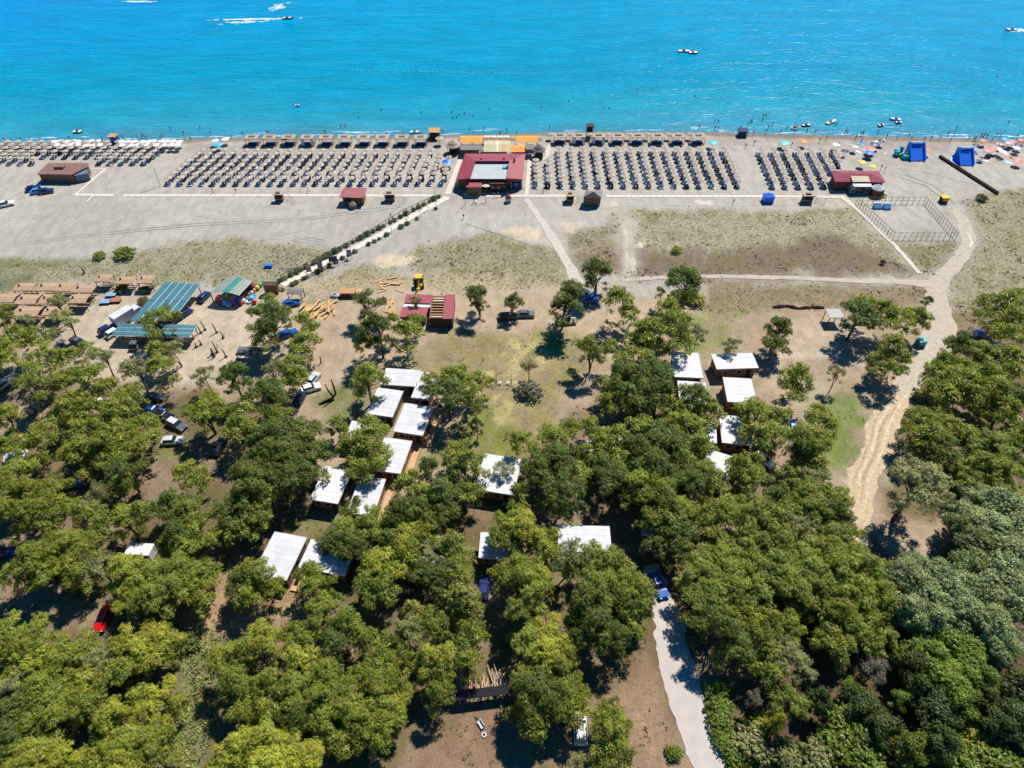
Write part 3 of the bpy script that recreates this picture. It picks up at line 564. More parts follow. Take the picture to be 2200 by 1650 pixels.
# ---------------- beach restaurant ----------------
def wp(u, v, h=0): p = G(u, v, h); return (p.x, p.y, h)
def roofq(pts, m, th=.1):
    mb = MB(); v = [Vector(p) for p in pts]; k = len(v); mb.add([p for p in v] + [p - Vector((0, 0, th)) for p in v], [tuple(range(k))[::-1], tuple(range(k, 2 * k))] + [(i, (i + 1) % k, k + (i + 1) % k, k + i) for i in range(k)], m); return mb
def ground_root(name, label, cat, group=None): return T(name, label, cat, (0, 0, 0), 0, group)
rs = T('restaurant', 'large beach restaurant with red ring roof around a grey flat centre', 'restaurant', (0, 0, 0))
E, I_, = 3.1, 4.7
o4 = [wp(999, 330, E), wp(1129, 330, E), wp(1123, 385, E), wp(980, 385.5, E)]; i4 = [wp(1022, 346, I_), wp(1094, 346, I_), wp(1088, 383, I_), wp(1010, 383, I_)]
for k, m_ in ((0, redroof), (1, redroof_y), (3, redroof_y)): part('roof', roofq([o4[k], o4[(k + 1) % 4], i4[(k + 1) % 4], i4[k]], m_), rs)
part('flat_roof', roofq([wp(1022.5, 346, 3.9), wp(1093.5, 346, 3.9), wp(1087.6, 384, 3.9), wp(1010.5, 384, 3.9)], greyroof, .2), rs)
for u0, u1, vb, hh, m_, nm in ((1096, 1122, 406, 1.9, mat('shade_navy', (.02, .05, .16), .6), 'shade_block'), (982, 1003, 401, 2.0, mat('pale_glass', (.5, .6, .7), .2), 'glazed_porch')):  # navy block stands in for the blue shade of the open corner
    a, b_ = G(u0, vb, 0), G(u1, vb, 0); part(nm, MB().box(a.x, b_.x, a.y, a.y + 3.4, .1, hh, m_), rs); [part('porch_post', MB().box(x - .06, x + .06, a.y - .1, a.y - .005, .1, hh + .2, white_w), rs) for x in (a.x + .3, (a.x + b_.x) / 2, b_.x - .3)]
fp = [(p[0], p[1]) for p in o4]; c_ = (sum(p[0] for p in fp) / 4, sum(p[1] for p in fp) / 4); ins = [(c_[0] + (x - c_[0]) * .95, c_[1] + (y - c_[1]) * .93) for x, y in fp]
part('wall', MB().prism([ins[3], ins[2], ins[1], ins[0]], .1, 2.95, clad), rs)
for u0, u1, vb, hh, m_ in ((1001.5, 1035, 402, 2.9, redroof), (1052, 1089, 394, 2.9, redroof)):
    a, b_ = G(u0, vb, hh), G(u1, vb, hh); y1 = G(u0, 385, 3.1).y + .4; part('annex_roof', roofq([(a.x, y1, 3.05), (b_.x, y1, 3.05), (b_.x, a.y, hh), (a.x, a.y, hh)], m_), rs)
    part('annex_wall', MB().box(a.x + .25, b_.x - .25, a.y + .35, y1 - .5, .1, hh - .13, clad if u0 < 1040 else wood_d), rs)
    for k in range(3):
        x = a.x + .9 + k * (b_.x - a.x - 1.8) / 2; f = part('window', MB().box(x - .45, x + .45, a.y + .27, a.y + .36, 1, 2.1, wood), rs); part('pane', MB().box(x - .38, x + .38, a.y + .24, a.y + .268, 1.07, 2.03, glass), f)
for k in range(8):   # square vents / lamps round the inner edge of the ring roof
    u, v = [(1017, 350), (1013, 360), (1010, 371), (1096, 353), (1099, 352), (1091, 372), (1089.5, 378), (1014, 356)][k]; p = G(u, v, 3.9); part('roof_lamp', MB().box(p.x - .25, p.x + .25, p.y - .25, p.y + .25, 3.7, 4.15, white), rs)
for u in (1034, 1082): p = G(u, 344, 4.0); part('chimney', MB().box(p.x - .35, p.x + .35, p.y - .3, p.y + .3, 3.6, 4.6, wood_d), rs)
p = G(1086, 362, 3.8); part('roof_unit', MB().box(p.x - .8, p.x + .3, p.y - .6, p.y + .7, 3.6, 4.3, cyan).box(p.x + .32, p.x + .9, p.y - .5, p.y + .5, 3.6, 4.5, blackm), rs)
p = G(1105, 350, 3.9); part('flue', MB().tube((p.x, p.y, 3.6), (p.x, p.y, 5.4), .25, .25, wood_d, 8), rs)
# sea-side canopies, each standing on its own posts
for q, m_, lab in (([(990, 291), (1040, 291), (1036, 306), (989, 306)], orange, 'orange canopy roof seaward left of the red restaurant roof'),
                   ([(1107, 291), (1157, 291), (1153, 305), (1109, 305)], orange, 'orange canopy roof seaward right of the restaurant'),
                   ([(1099, 311), (1128, 311), (1127, 326), (1096, 326)], orange, 'small orange canopy touching the restaurant back edge'),
                   ([(1043, 301), (1098, 301), (1095, 325.5), (1037, 325.5)], tan, 'tan canopy with a cream ridge strip between the orange canopies')):
    cx, cy, an, w_, d = fit(q, 3.1); t = T('terrace_canopy', lab, 'canopy', (cx, cy, 0), an, 'canopies over the restaurant terrace'); a, b_ = w_ / 2, d / 2
    part('canopy_top', roofq([(-a, b_, 3.0), (a, b_, 3.0), (a, 0, 3.5), (-a, 0, 3.5)], m_, .06), t); part('canopy_top', roofq([(-a, 0, 3.5), (a, 0, 3.5), (a, -b_, 3.0), (-a, -b_, 3.0)], m_, .06), t)
    for x in (-a + .1, 0, a - .1):
        for y in (-b_ + .1, b_ - .1): part('post', MB().box(x - .08, x + .08, y - .08, y + .08, 0, 3.0, wood), t)
    if m_ is tan: part('ridge_strip', roofq([(-.3, b_ - .02, 3.04), (.4, b_ - .02, 3.04), (.4, 0, 3.54), (-.3, 0, 3.54)], cream, .03), t); part('ridge_strip', roofq([(-.3, 0, 3.54), (.4, 0, 3.54), (.4, -b_ + .02, 3.04), (-.3, -b_ + .02, 3.04)], cream, .03), t); part('skylight_strip', roofq([(1.6, 0, 3.55), (2.6, 0, 3.55), (2.6, -b_ + .1, 3.06), (1.6, -b_ + .1, 3.06)], mat('amber_canvas', (.62, .33, .16), .8), .03), t)
def pergola(name, lab, q, h, roofm, postm=wood, gable=.0, slats=0, dark_in=None, group=None, cat='shelter', over=.25):
    cx, cy, an, w_, d = fit(q, h); t = T(name, lab, cat, (cx, cy, 0), an, group); a, b_ = w_ / 2, d / 2
    if gable: 
        part('roof', roofq([(-a, b_, h), (a, b_, h), (a, 0, h + gable), (-a, 0, h + gable)], roofm, .14), t); part('roof', roofq([(-a, 0, h + gable), (a, 0, h + gable), (a, -b_, h), (-a, -b_, h)], roofm, .14), t)
    else: part('roof', MB().box(-a, a, -b_, b_, h - .15, h, roofm), t)
    for x in (-a + over, a - over):
        for y in (-b_ + over, b_ - over): part('post', MB().box(x - .07, x + .07, y - .07, y + .07, 0, h - .15, postm), t)
    part('beam', MB().box(-a + .1, a - .1, -b_ + over - .06, -b_ + over + .06, h - .33, h - .16, postm).box(-a + .1, a - .1, b_ - over - .06, b_ - over + .06, h - .33, h - .16, postm), t)
    return t, a, b_
pergola('bar_pergola', 'brown slatted bar pergola seaward left behind the red roof', [(990, 310), (1036, 310), (1034, 322), (989, 322)], 2.5, thatch_d, cat='pergola')
pergola('bar_pergola', 'dark brown bar pergola right of the small orange canopy', [(1130, 309), (1150, 309), (1149, 321), (1129, 321)], 2.7, thatch_d, cat='pergola')
def round_hut(u, v, r, lab, m_=thatch, h=2.6):
    p = G(u, v, 1.6); t = T('round_hut', lab, 'hut', (p.x, p.y, 0), 0, 'round thatched bars beside the restaurant')
    part('roof', MB().cone((0, 0), r, h, h + 1.5, m_, 14, jit=.06, skirt=.25), t); part('rim', MB().cone((0, 0), r * .62, h + .75, h + 1.7, m_, 12, jit=.08, skirt=.15), t)
    part('counter', MB().cone((0, 0), r * .62, 1.0, 1.05, wood_d, 12, r1=r * .6, skirt=1.0), t); part('post', MB().tube((0, 0, 0), (0, 0, h + .4), .14, .12, wood_d), t)
    for k in range(6): a = k * PI / 3; part('post', MB().tube((r * .8 * math.cos(a), r * .8 * math.sin(a), 0), (r * .8 * math.cos(a), r * .8 * math.sin(a), h + .2), .07, .07, wood_d), t)
round_hut(974, 318, 2.3, 'round thatched bar hut left of the restaurant terrace'); round_hut(1158, 327, 2.1, 'round dark brown ringed hut right of the restaurant terrace', thatch_d)
lm('the restaurant', 1055, 360); lm('the orange canopies', 1070, 300)
def parasol(name, u, v, r, m_, lab, h=2.3, group=None, color=None, n_=10, grp=None):
    p = G(u, v, h * .9); t = T(name, lab, 'parasol', (p.x, p.y, 0), random.uniform(0, 1), group)
    part('canopy', MB().cone((0, 0), r, h - .3, h + .12, m_, n_, skirt=.12), t, color=color); part('pole', MB().tube((0, 0, 0), (0, 0, h + .2), .04, .03, metal, 5), t); return t
parasol('parasol', 1044, 396, 1.5, cream, 'cream parasol between the two front annexes of the restaurant', 2.6)
for k, u in enumerate((1046, 1060, 1074, 1088)):
    p = G(u, 293, 2.3); t = T('white_awning', f'small white awning seaward of the tan canopy, {NTH[k]} from the left', 'awning', (p.x, p.y, 0), 0, 'white awnings of the restaurant terrace'); part('canopy', MB().box(-.9, .9, -.5, .6, 2.2, 2.3, white_w), t); part('pole', MB().tube((0, 0, 0), (0, 0, 2.2), .05, .05, metal, 5), t)
# ---------------- bar building on the right ----------------
br = T('beach_bar', 'red hipped roof beach bar with white skylight panel and awning', 'bar', (0, 0, 0))
bl, brr, fr_, fl_ = wp(1786, 366, 3), wp(1888, 367, 3), wp(1903, 392, 3), wp(1794, 390, 3); r1, r2 = wp(1813, 372, 4.3), wp(1874, 373, 4.3)
part('roof', roofq([bl, brr, r2, r1], redroof), br); part('roof', roofq([r1, r2, fr_, fl_], redroof), br); part('roof', roofq([bl, r1, fl_], redroof_y), br); part('roof', roofq([r2, brr, fr_], redroof_y), br)
part('skylight', roofq([wp(1828, 378, 4.08), wp(1865, 378, 4.08), wp(1870, 390.5, 3.35), wp(1832, 390.5, 3.25)], cream, .05), br)
c_ = [sum(p[i] for p in (bl, brr, fr_, fl_)) / 4 for i in (0, 1)]; part('wall', MB().prism([(c_[0] + (p[0] - c_[0]) * .93, c_[1] + (p[1] - c_[1]) * .86) for p in (fl_, fr_, brr, bl)], 0, 2.9, mat('maroon_wall', (.16, .06, .05), .8, .2)), br)
part('awning', roofq([wp(1831, 394.5, 2.9), wp(1871, 394.5, 2.9), wp(1875, 401, 2.6), wp(1835, 401, 2.6)], white, .05), br)
a, b_ = G(1829, 401, 2.3), G(1873, 401, 2.3); part('porch_wall', MB().box(a.x, b_.x, a.y - .1, a.y + 2.2, 0, 2.3, mat('slate_blue_wall', (.12, .17, .24), .6)), br)
for k in range(4): x = a.x + .8 + k * (b_.x - a.x - 1.6) / 3; f = part('window', MB().box(x - .5, x + .5, a.y - .17, a.y - .1, .5, 1.9, white_w if k in (0, 3) else dark), br); part('pane', MB().box(x - .4, x + .4, a.y - .19, a.y - .171, .6, 1.8, glass), f)
p = G(1886.5, 403, 2.4); part('tent_cone', MB().cone((p.x, p.y), 1.7, 2.3, 3.5, mat('grey_white_canvas', (.55, .55, .58), .7), 10, skirt=.25), br); part('side_room', MB().box(p.x - 1.5, p.x + 1.5, p.y - 1.4, p.y + 1.2, 0, 2.1, mat('maroon_wall', (.16, .06, .05))), br)
lm('the red roofed right bar', 1845, 390)
# ---------------- bar with rusty roof on the far left ----------------
lb = T('beach_bar', 'rust brown roofed beach bar behind three parked cars, far left', 'bar', (0, 0, 0))
h = 2.8; q = [wp(104, 350, h), wp(190, 350, h), wp(188, 358, h), wp(154, 375, h), wp(79, 374, h)]; part('roof', roofq(q, rustroof, .2), lb)
cxx = sum(p[0] for p in q) / 5; cyy = sum(p[1] for p in q) / 5; part('wall', MB().prism([(cxx + (p[0] - cxx) * .95, cyy + (p[1] - cyy) * .93) for p in q[::-1]], 0, h - .2, clad_g), lb)
p = G(127, 357, 3.4); part('roof_box', MB().box(p.x - 1.4, p.x + 1.4, p.y - .7, p.y + .7, 2.8, 3.5, rustroof), lb)
a = G(122, 379, 1.8); part('window_bay', MB().box(a.x, a.x + 4.2, a.y - .3, a.y + 1.6, 0, 2.1, mat('dark_teal_wall', (.03, .09, .12), .5)), lb); part('pane', MB().box(a.x + 1.2, a.x + 3.6, a.y - .33, a.y - .301, 1.1, 1.7, mat('pale_glass', (.5, .6, .7), .2)), lb)
a = G(168, 379, 1.6); part('side_porch', MB().rbox(a.x + .6, a.y + 1, 0, 2.3, 3.6, 2.6, .5, mat('slate_blue_wall', (.12, .17, .24))), lb)
lm('the far left bar', 133, 368)
# ---------------- kiosks and huts on the sand ----------------
rk = T('kiosk', 'red roofed brown kiosk on the promenade left of the restaurant', 'kiosk', (0, 0, 0)); h = 2.9
part('roof', roofq([wp(738, 403, 3.3), wp(788, 404, 3.3), wp(781, 425, 2.7), wp(728, 423.5, 2.7)], redroof, .15), rk)
a, b_ = G(729.5, 424, 2.7), G(780, 424, 2.7); y1 = G(740, 404, 3.3).y; part('wall', MB().box(a.x + .6, b_.x - .2, a.y + .5, y1 - .3, 0, 2.66, clad), rk)
part('shutter', MB().box(a.x + 1, a.x + 3, a.y + .44, a.y + .5, 1.1, 2.2, dark), rk); part('door', MB().box(b_.x - 1.5, b_.x - .6, a.y + .44, a.y + .5, .1, 2.1, wood), rk)
lm('the red roofed kiosk', 757, 425)
p = G(758, 440, .9); t = T('thatched_umbrella', 'lilac grey closed thatched umbrella in front of the red kiosk', 'umbrella', (p.x, p.y, 0)); part('canopy', MB().cone((0, 0), 1.1, 1.2, 2.1, thatch_d, 10, jit=.1, skirt=.9), t); part('pole', MB().tube((0, 0, 0), (0, 0, 2.2), .06, .05, wood_d), t)
def kiosk(u0, u1, vt, vb, lab, posts=1):
    """small flat thatched kiosk: roof from photo row vt to vb"""
    h = 2.4; a, b_ = G(u0, vb, h), G(u1, vt, h); w_, d = G(u1, vb, h).x - a.x, b_.y - a.y; t = T('thatched_kiosk', lab, 'kiosk', (a.x + w_ / 2, a.y + d / 2, 0), 0, 'small thatched kiosks along the promenade')
    part('roof', MB().box(-w_ / 2 - .1, w_ / 2 + .1, -d / 2 - .1, d / 2 + .1, h - .2, h, thatch).box(-w_ / 4, w_ / 5, -.3, .3, h, h + .4, thatch_d), t); part('wall', MB().box(-w_ / 2 + .2, w_ / 2 - .2, -d / 2 + .2, d / 2 - .2, 0, h - .2, clad_g), t); part('counter', MB().box(-w_ / 2, w_ / 2, -d / 2 - .05, -d / 2 + .19, 1.0, 1.08, wood_p), t)
    part('hatch', MB().box(-w_ / 3, w_ / 3, -d / 2 + .15, -d / 2 + .2, 1.2, 2, dark), t)
    if posts:
        f = T('privacy_screen', f'screen of pale upright poles beside the {lab.split(",")[0].replace("small ", "")}', 'screen', (a.x + w_ + .5, a.y + .3, 0), 0, 'pole screens beside the kiosks')
        for k in range(9): x = .35 * k; y = .7 * math.sin(k * .7); part('pole', MB().tube((x, y, 0), (x, y, 1.9 + .3 * math.sin(k * 2)), .05, .04, mat('pale_pole', (.6, .52, .42), .9), 5), f)
kiosk(586, 606, 412, 418, 'small thatched kiosk at the left of the red kiosk'); kiosk(824, 847, 411, 418, 'small thatched kiosk right of the red kiosk'); kiosk(1217, 1235, 411, 421, 'small thatched kiosk left of the hipped hut'); kiosk(1728, 1752, 414, 421, 'small thatched kiosk near the red roofed bar')
lm('the far left thatched kiosk', 597, 421); lm('the right promenade kiosk', 836, 421); lm('the kiosk near the right bar', 1739, 424)
hh = T('hipped_hut', 'square brown hut with grey pyramid roof on the promenade', 'hut', (0, 0, 0)); h = 2.9; q = [wp(1259, 409, h), wp(1295, 409, h), wp(1292, 424.5, h), wp(1252, 424.5, h)]; ap = wp(1275, 411.5, 4.6)
for k in range(4): part('roof', roofq([q[k], q[(k + 1) % 4], ap], mat('mauve_grey_roof', (.27, .22, .21), .7, .12)), hh)
cxx = sum(p[0] for p in q) / 4; cyy = sum(p[1] for p in q) / 4; part('wall', MB().prism([(cxx + (p[0] - cxx) * .9, cyy + (p[1] - cyy) * .88) for p in q[::-1]], 0, 2.85, clad_g), hh); part('door', MB().box(cxx - .5, cxx + .5, q[3][1] + .3, q[3][1] + .42, 0, 2.1, dark), hh)
lm('the pyramid roofed hut', 1272, 425)
bt = G(1651, 437, 0); t = T('blue_tent', 'bright blue square tent beside the promenade', 'tent', (bt.x, bt.y, 0)); part('wall', MB().box(-1.35, 1.35, 0, 2.2, 0, 1.9, blue), t); part('roof', MB().add([(-1.5, -.15, 1.85), (1.5, -.15, 1.85), (1.5, 2.35, 1.85), (-1.5, 2.35, 1.85), (0, 1.1, 2.7)], [(0, 1, 4), (1, 2, 4), (2, 3, 4), (3, 0, 4), (3, 2, 1, 0)], blue) or MB(), t) if False else None
r_ = MB(); r_.add([(-1.5, -.15, 1.9), (1.5, -.15, 1.9), (1.5, 2.35, 1.9), (-1.5, 2.35, 1.9), (0, 1.1, 2.75)], [(0, 1, 4), (1, 2, 4), (2, 3, 4), (3, 0, 4), (3, 2, 1, 0)], blue); part('roof', r_, t); lm('the blue tent', 1651, 430)
# lifeguard and watch huts at the water
def tower(u, v, lab, roofm, bodym, z0=1.2, w_=1.1, h=3.2, cat='lifeguard tower'):
    p = G(u, v); t = T('lifeguard_tower', lab, cat, (p.x, p.y, float(np.clip(-(p.y - shoreY(p.x) + 5) * .055, -.6, 0))), 0)
    for x in (-w_, w_):
        for y in (-w_, w_): part('leg', MB().tube((x * 1.1, y * 1.1, 0), (x, y, h), .09, .08, wood_d, 5), t)
    part('platform', MB().box(-w_ - .1, w_ + .1, -w_ - .1, w_ + .1, z0 - .1, z0, wood), t); part('cabin', MB().box(-w_ + .12, w_ - .12, -w_ + .12, w_ - .12, z0, z0 + (h - z0) * .72, bodym), t)
    part('roof', MB().box(-w_ - .35, w_ + .35, -w_ - .35, w_ + .35, h, h + .18, roofm), t); part('ladder', MB().tube((-.3, -w_ - 1, 0), (-.3, -w_, z0), .05, .05, wood_d, 4).tube((.3, -w_ - 1, 0), (.3, -w_, z0), .05, .05, wood_d, 4), t); return t
tower(934, 296, 'square dark beach hut with orange tan roof at the waterline', mat('tan_board', (.5, .27, .13), .8), wood_d, .3, 1.5, 2.6, 'beach hut'); tower(1266, 292, 'tall open lifeguard tower of dark timber at the water', wood_d, wood_d, 1.9, .95, 3.6)
tower(1594, 291, 'low dark lifeguard stand by the water right of the cabanas', mat('navy_canvas', (.03, .05, .13)), mat('navy_canvas', (.03, .05, .13)), .5, 1.2, 1.9); tower(248, 305, 'lifeguard stand with orange top and blue base, far left', mat('tan_board', (.5, .27, .13)), blue, .4, 1.0, 2.3)
lm('the waterline beach hut', 932, 287); lm('the tall lifeguard tower', 1266, 283); lm('the low lifeguard stand', 1594, 287); lm('the orange topped lifeguard stand', 248, 302)

# ---------------- inflatable slides ----------------
def slide(u, v, w_, dpt, h, lab, extra):
    p = G(u, v); t = T('inflatable_slide', lab, 'inflatable slide', (p.x, p.y, 0), 0, 'blue inflatable water slides on the beach'); a = w_ / 2
    m_ = MB(); m_.add([(-a, 0, .3), (a, 0, .3), (a, dpt, h), (-a, dpt, h), (-a, 0, 0), (a, 0, 0), (a, dpt + 1, 0), (-a, dpt + 1, 0), (a, dpt + 1, h), (-a, dpt + 1, h)], [(0, 1, 2, 3), (3, 2, 8, 9), (9, 8, 6, 7), (0, 3, 9, 7, 4), (1, 5, 6, 8, 2), (4, 5, 1, 0)], blue); part('slide_body', m_, t)
    for s in (-1, 1): part('side_tube', MB().path([(s * a, -.1, .45), (s * a, dpt * .5, h * .5 + .35), (s * a, dpt, h + .3)], [.3, .3, .3], blue, 8), t)
    part('top_tube', MB().tube((-a - .2, dpt + .4, h + .3), (a + .2, dpt + .4, h + .3), .35, .35, cyan, 8), t); part('top_panel', MB().box(-a * .75, a * .75, dpt - .1, dpt + .3, h + .1, h + .7, mat('pale_blue_vinyl', (.45, .6, .8), .5)), t)
    if extra:
        m_ = MB(); 
        for i in range(11): m_.ball((-a - .6 - random.random() * 3.2, .8 + random.random() * 4, .6 + random.random() * 1.6), .55 + random.random() * .3, cyan if i % 3 else mat('green_vinyl', (.05, .4, .2)))
        part('bubble_castle', m_, t)
    else: part('side_ramp', (lambda q: (q.add([(-a, 0, .25), (-a, dpt, h * .95), (-a - 2.6, .6, .2), (-a - 1.2, dpt, h * .35)], [(0, 1, 3, 2)], blue), q)[1])(MB()), t)
slide(1971, 347, 4.5, 4.0, 3.7, 'blue inflatable slide with cyan bubble castle at its left side', 1); slide(2076, 357, 4.2, 3.9, 3.5, 'blue inflatable slide beside the brush fence, no bubble castle', 0)
lm('the blue bubble castle slide', 1960, 330); lm('the blue slide by the brush fence', 2075, 340)
# brush fence
t = T('brush_fence', 'low dark brushwood fence running diagonally down the beach', 'fence', (0, 0, 0)); g0, g1 = G(2018, 338), G(2143, 418); k = 26
for i in range(k):
    a, b_ = g0.lerp(g1, i / k), g0.lerp(g1, (i + 1) / k); m_ = MB(); m_.path([(a.x, a.y, .35), ((a.x + b_.x) / 2, (a.y + b_.y) / 2 + random.uniform(-.15, .15), .5), (b_.x, b_.y, .35)], [.42, .5, .42], wood_d, 6); part('brush_bundle', m_, t)
lm('the brush fence', 2080, 378)
# ---------------- fenced sports pen ----------------
pen = T('pole_fence', 'rough pole fence around the empty sand pen below the right bar', 'fence', (0, 0, 0)); pole = mat('grey_pole', (.27, .20, .15), .9, .2)
C4 = [(1838, 437), (1985, 437), (2052, 514), (1917, 514)]
pm = MB().tube((0, 0, 0), (0, 0, 2.2), .07, .055, pole, 5).mesh('post')
for k in range(4):
    a, b_ = G(*C4[k]), G(*C4[(k + 1) % 4]); n_ = int((b_ - a).length / (1.5 if k % 2 == 0 else 1.2))
    for i in range(n_): p = a.lerp(b_, i / n_); o = part('post', pm, pen, loc=(p.x, p.y, 0), rz=random.uniform(0, 3)); o.rotation_euler[0] = random.uniform(-.06, .06)
    part('rail', MB().tube((a.x, a.y, 1.95), (b_.x, b_.y, 1.95), .05, .05, pole, 5), pen); part('rail', MB().tube((a.x, a.y, .9), (b_.x, b_.y, .9), .04, .04, pole, 5), pen)
lm('the fenced sand pen', 1945, 475)
for k, (u, v) in enumerate(((1886, 451), (1906, 452))):
    p = G(u, v); t = T('storage_box', ['left one of two blue boxes with white lids inside the sand pen', 'right one of two blue boxes with white lids inside the sand pen'][k], 'box', (p.x, p.y, 0)); part('body', (lambda q: (q.add([(-1, 0, 0), (1, 0, 0), (1, 1.6, 0), (-1, 1.6, 0), (-1, .1, .5), (1, .1, .5), (1, 1.3, 1.35), (-1, 1.3, 1.35)], [(0, 3, 2, 1), (4, 5, 6, 7), (0, 1, 5, 4), (1, 2, 6, 5), (2, 3, 7, 6), (3, 0, 4, 7)], mat('box_blue', (.05, .21, .42), .5)), q)[1])(MB()), t); part('lid', MB().box(-1.05, 1.05, 1.3, 1.7, 1.3, 1.42, white), t)
p = G(2028, 437); t = T('yellow_kiosk', 'small yellow kiosk alone on the sand right of the pen', 'kiosk', (p.x, p.y, 0)); part('body', MB().box(-.9, .9, 0, 1.5, 0, 1.5, wood_d), t); part('roof', MB().box(-1.05, 1.05, -.2, 1.8, 1.5, 1.75, yellow), t); part('sign', MB().box(-.6, .6, -.06, -.001, .7, 1.3, yellow), t); lm('the small yellow kiosk', 2029, 430)
# play equipment in front of the restaurant
p = G(1092, 436); t = T('playhouse', 'little red and white playhouse in front of the restaurant', 'playhouse', (p.x, p.y, 0)); m_ = MB(); m_.add([(-.9, 0, 1.2), (.9, 0, 1.2), (.9, 1.3, 1.2), (-.9, 1.3, 1.2), (0, 0, 2.3), (0, 1.3, 2.3)], [(0, 1, 4), (2, 3, 5), (1, 2, 5, 4), (3, 0, 4, 5)], mat('red_board', (.22, .04, .03))); part('roof', m_, t); part('body', MB().box(-.8, .8, .1, 1.2, 0, 1.2, white), t); lm('the playhouse', 1092, 428)
def swing(u, v, lab, w_, h, seats, m_=wood_d):
    p = G(u, v); t = T('swing_set', lab, 'swing', (p.x, p.y, 0)); 
    for s in (-1, 1):
        for y in (-.7, .7): part('leg', MB().tube((s * w_, y, 0), (s * w_, 0, h), .06, .05, m_, 5), t)
    part('crossbar', MB().tube((-w_, 0, h), (w_, 0, h), .06, .06, m_, 5), t)
    for k in range(seats):
        x = -w_ + (k + .5) * 2 * w_ / seats; part('seat', MB().box(x - .35, x + .35, -.2, .2, .5, .56, white).tube((x - .33, 0, .56), (x - .33, 0, h), .015, .015, metal, 4).tube((x + .33, 0, .56), (x + .33, 0, h), .015, .015, metal, 4), t)
swing(1031, 436, 'dark swing set in front of the restaurant annex', 1.7, 2.2, 2); swing(1083, 825, 'tall timber swing frame with two pale seats on the lawn', 1.6, 2.9, 2, wood); lm('the lawn swing frame', 1083, 805)
# sign posts and lamps along the diagonal walkway
poleM = mat('post_green', (.08, .09, .06), .6)
lamp = None
for k, (u, v) in enumerate([(938, 446), (920, 450), (842, 500), (801, 520), (755, 548), (658, 594), (934, 425), (1000, 440)]):
    p = G(u, v); t = T('walkway_lamp', 'x', 'lamp post', (p.x, p.y, 0), 0, 'lamp posts along the diagonal walkway'); part('post', MB().tube((0, 0, 0), (0, 0, 3.2), .07, .05, poleM, 6), t); part('lamp_head', MB().box(-.12, .5, -.1, .1, 3.2, 3.3, poleM), t); t['label'] = f'dark lamp post by the diagonal walkway, {NTH[k]} listed from the sea' ; lamp = t
LP = sorted([o for o in bpy.data.objects if o.name.startswith('walkway_lamp')], key=lambda o: -o.location.y)
for k, o in enumerate(LP): o['label'] = f'dark lamp post beside the diagonal walkway, {NTH[k]} from the sea end'
for k, (u, v, lab) in enumerate([(752, 556, 'tall lilac notice frame beside the walkway, the most seaward'), (718, 570, 'wide dark notice frame beside the diagonal walkway'), (690, 583, 'lilac notice frame on two posts below the walkway'), (666, 592, 'bright poster frame nearest the inland walkway end')]):
    p = G(u, v); t = T('notice_frame', lab, 'notice board', (p.x, p.y, 0), .2, 'notice frames along the walkway'); w_ = 1.0 if k == 1 else .55
    for s in (-w_, w_): part('post', MB().box(s - .06, s + .06, -.06, .06, 0, 2.9, wood_d), t)
    part('board', MB().box(-w_ + .07, w_ - .07, -.03, .03, 1.1, 2.7, mat(['lilac_board', 'violet_board', 'lilac_board', 'pink_board'][k], [(.25, .22, .38), (.09, .07, .16), (.25, .22, .38), (.5, .3, .32)][k], .6)), t)
hedge_pts = []
# rail of the walkway
t = T('walkway_fence', 'low dark timber rail fence along the seaward side of the diagonal walkway', 'fence', (0, 0, 0)); ws_ = [(604, 598), (660, 572), (735, 534), (800, 498), (872, 455), (940, 424)]
for a_, b2 in zip(ws_[:-1], ws_[1:]):
    a, b_ = G(*a_), G(*b2); n_ = int((b_ - a).length / 2.2)
    for i in range(n_):
        p, q_ = a.lerp(b_, i / n_), a.lerp(b_, (i + 1) / n_); part('post', MB().box(p.x - .07, p.x + .07, p.y - .07, p.y + .07, 0, 1.1, wood_d), t); part('rail', MB().tube((p.x, p.y, .95), (q_.x, q_.y, .95), .07, .07, wood_d, 4), t)
lm('the diagonal walkway', 780, 525); lm('the walkway inland end', 625, 605)

# ---------------- teal carports ----------------
def carport(q, nu, nv, lab, h, m_, ge=.012, gf=.006):
    cp = [G(u, v, h) for u, v in q]; t = T('carport', lab, 'carport', (0, 0, 0), 0, 'teal roofed carports by the parking ground')
    bil = lambda s, r: cp[3].lerp(cp[2], s).lerp(cp[0].lerp(cp[1], s), r)
    for i in range(nu):
        for j in range(nv):
            e, f = ge, gf; s0, s1, r0, r1 = i / nu + e, (i + 1) / nu - e, j / nv + f, (j + 1) / nv - f
            z = .015 * math.sin(i * 3.1 + j); part('roof_panel', roofq([tuple(bil(s, r) + Vector((0, 0, z))) for s, r in ((s0, r1), (s1, r1), (s1, r0), (s0, r0))], m_ if (i + j) % 2 else MATS['teal_alt'], .05), t)
    part('roof_frame', roofq([tuple(bil(s, r) + Vector((0, 0, -.09))) for s, r in ((0, 1), (1, 1), (1, 0), (0, 0))], mat('pale_frame', (.6, .66, .66), .5), .05), t)
    for s in np.linspace(.04, .96, 4):
        for r in np.linspace(.04, .96, 3): p = bil(s, r); part('post', MB().box(p.x - .08, p.x + .08, p.y - .08, p.y + .08, 0, h - .15, wood), t)
MATS['teal_alt'] = mat('teal_sheet_alt', (.03, .15, .21), .4, .15, .6, .02, wave=('X', 4), spec=.5)
carport([(356, 604), (431, 611), (369, 688), (279, 689)], 5, 2, 'long teal panelled carport roof running seaward', 2.7, teal)
carport([(259, 694), (424, 697), (407, 724), (238, 720)], 4, 3, 'wide teal panelled carport roof under a small pine', 2.6, teal, .0015, .03)
lm('the long teal carport', 360, 645); lm('the wide teal carport', 330, 710)
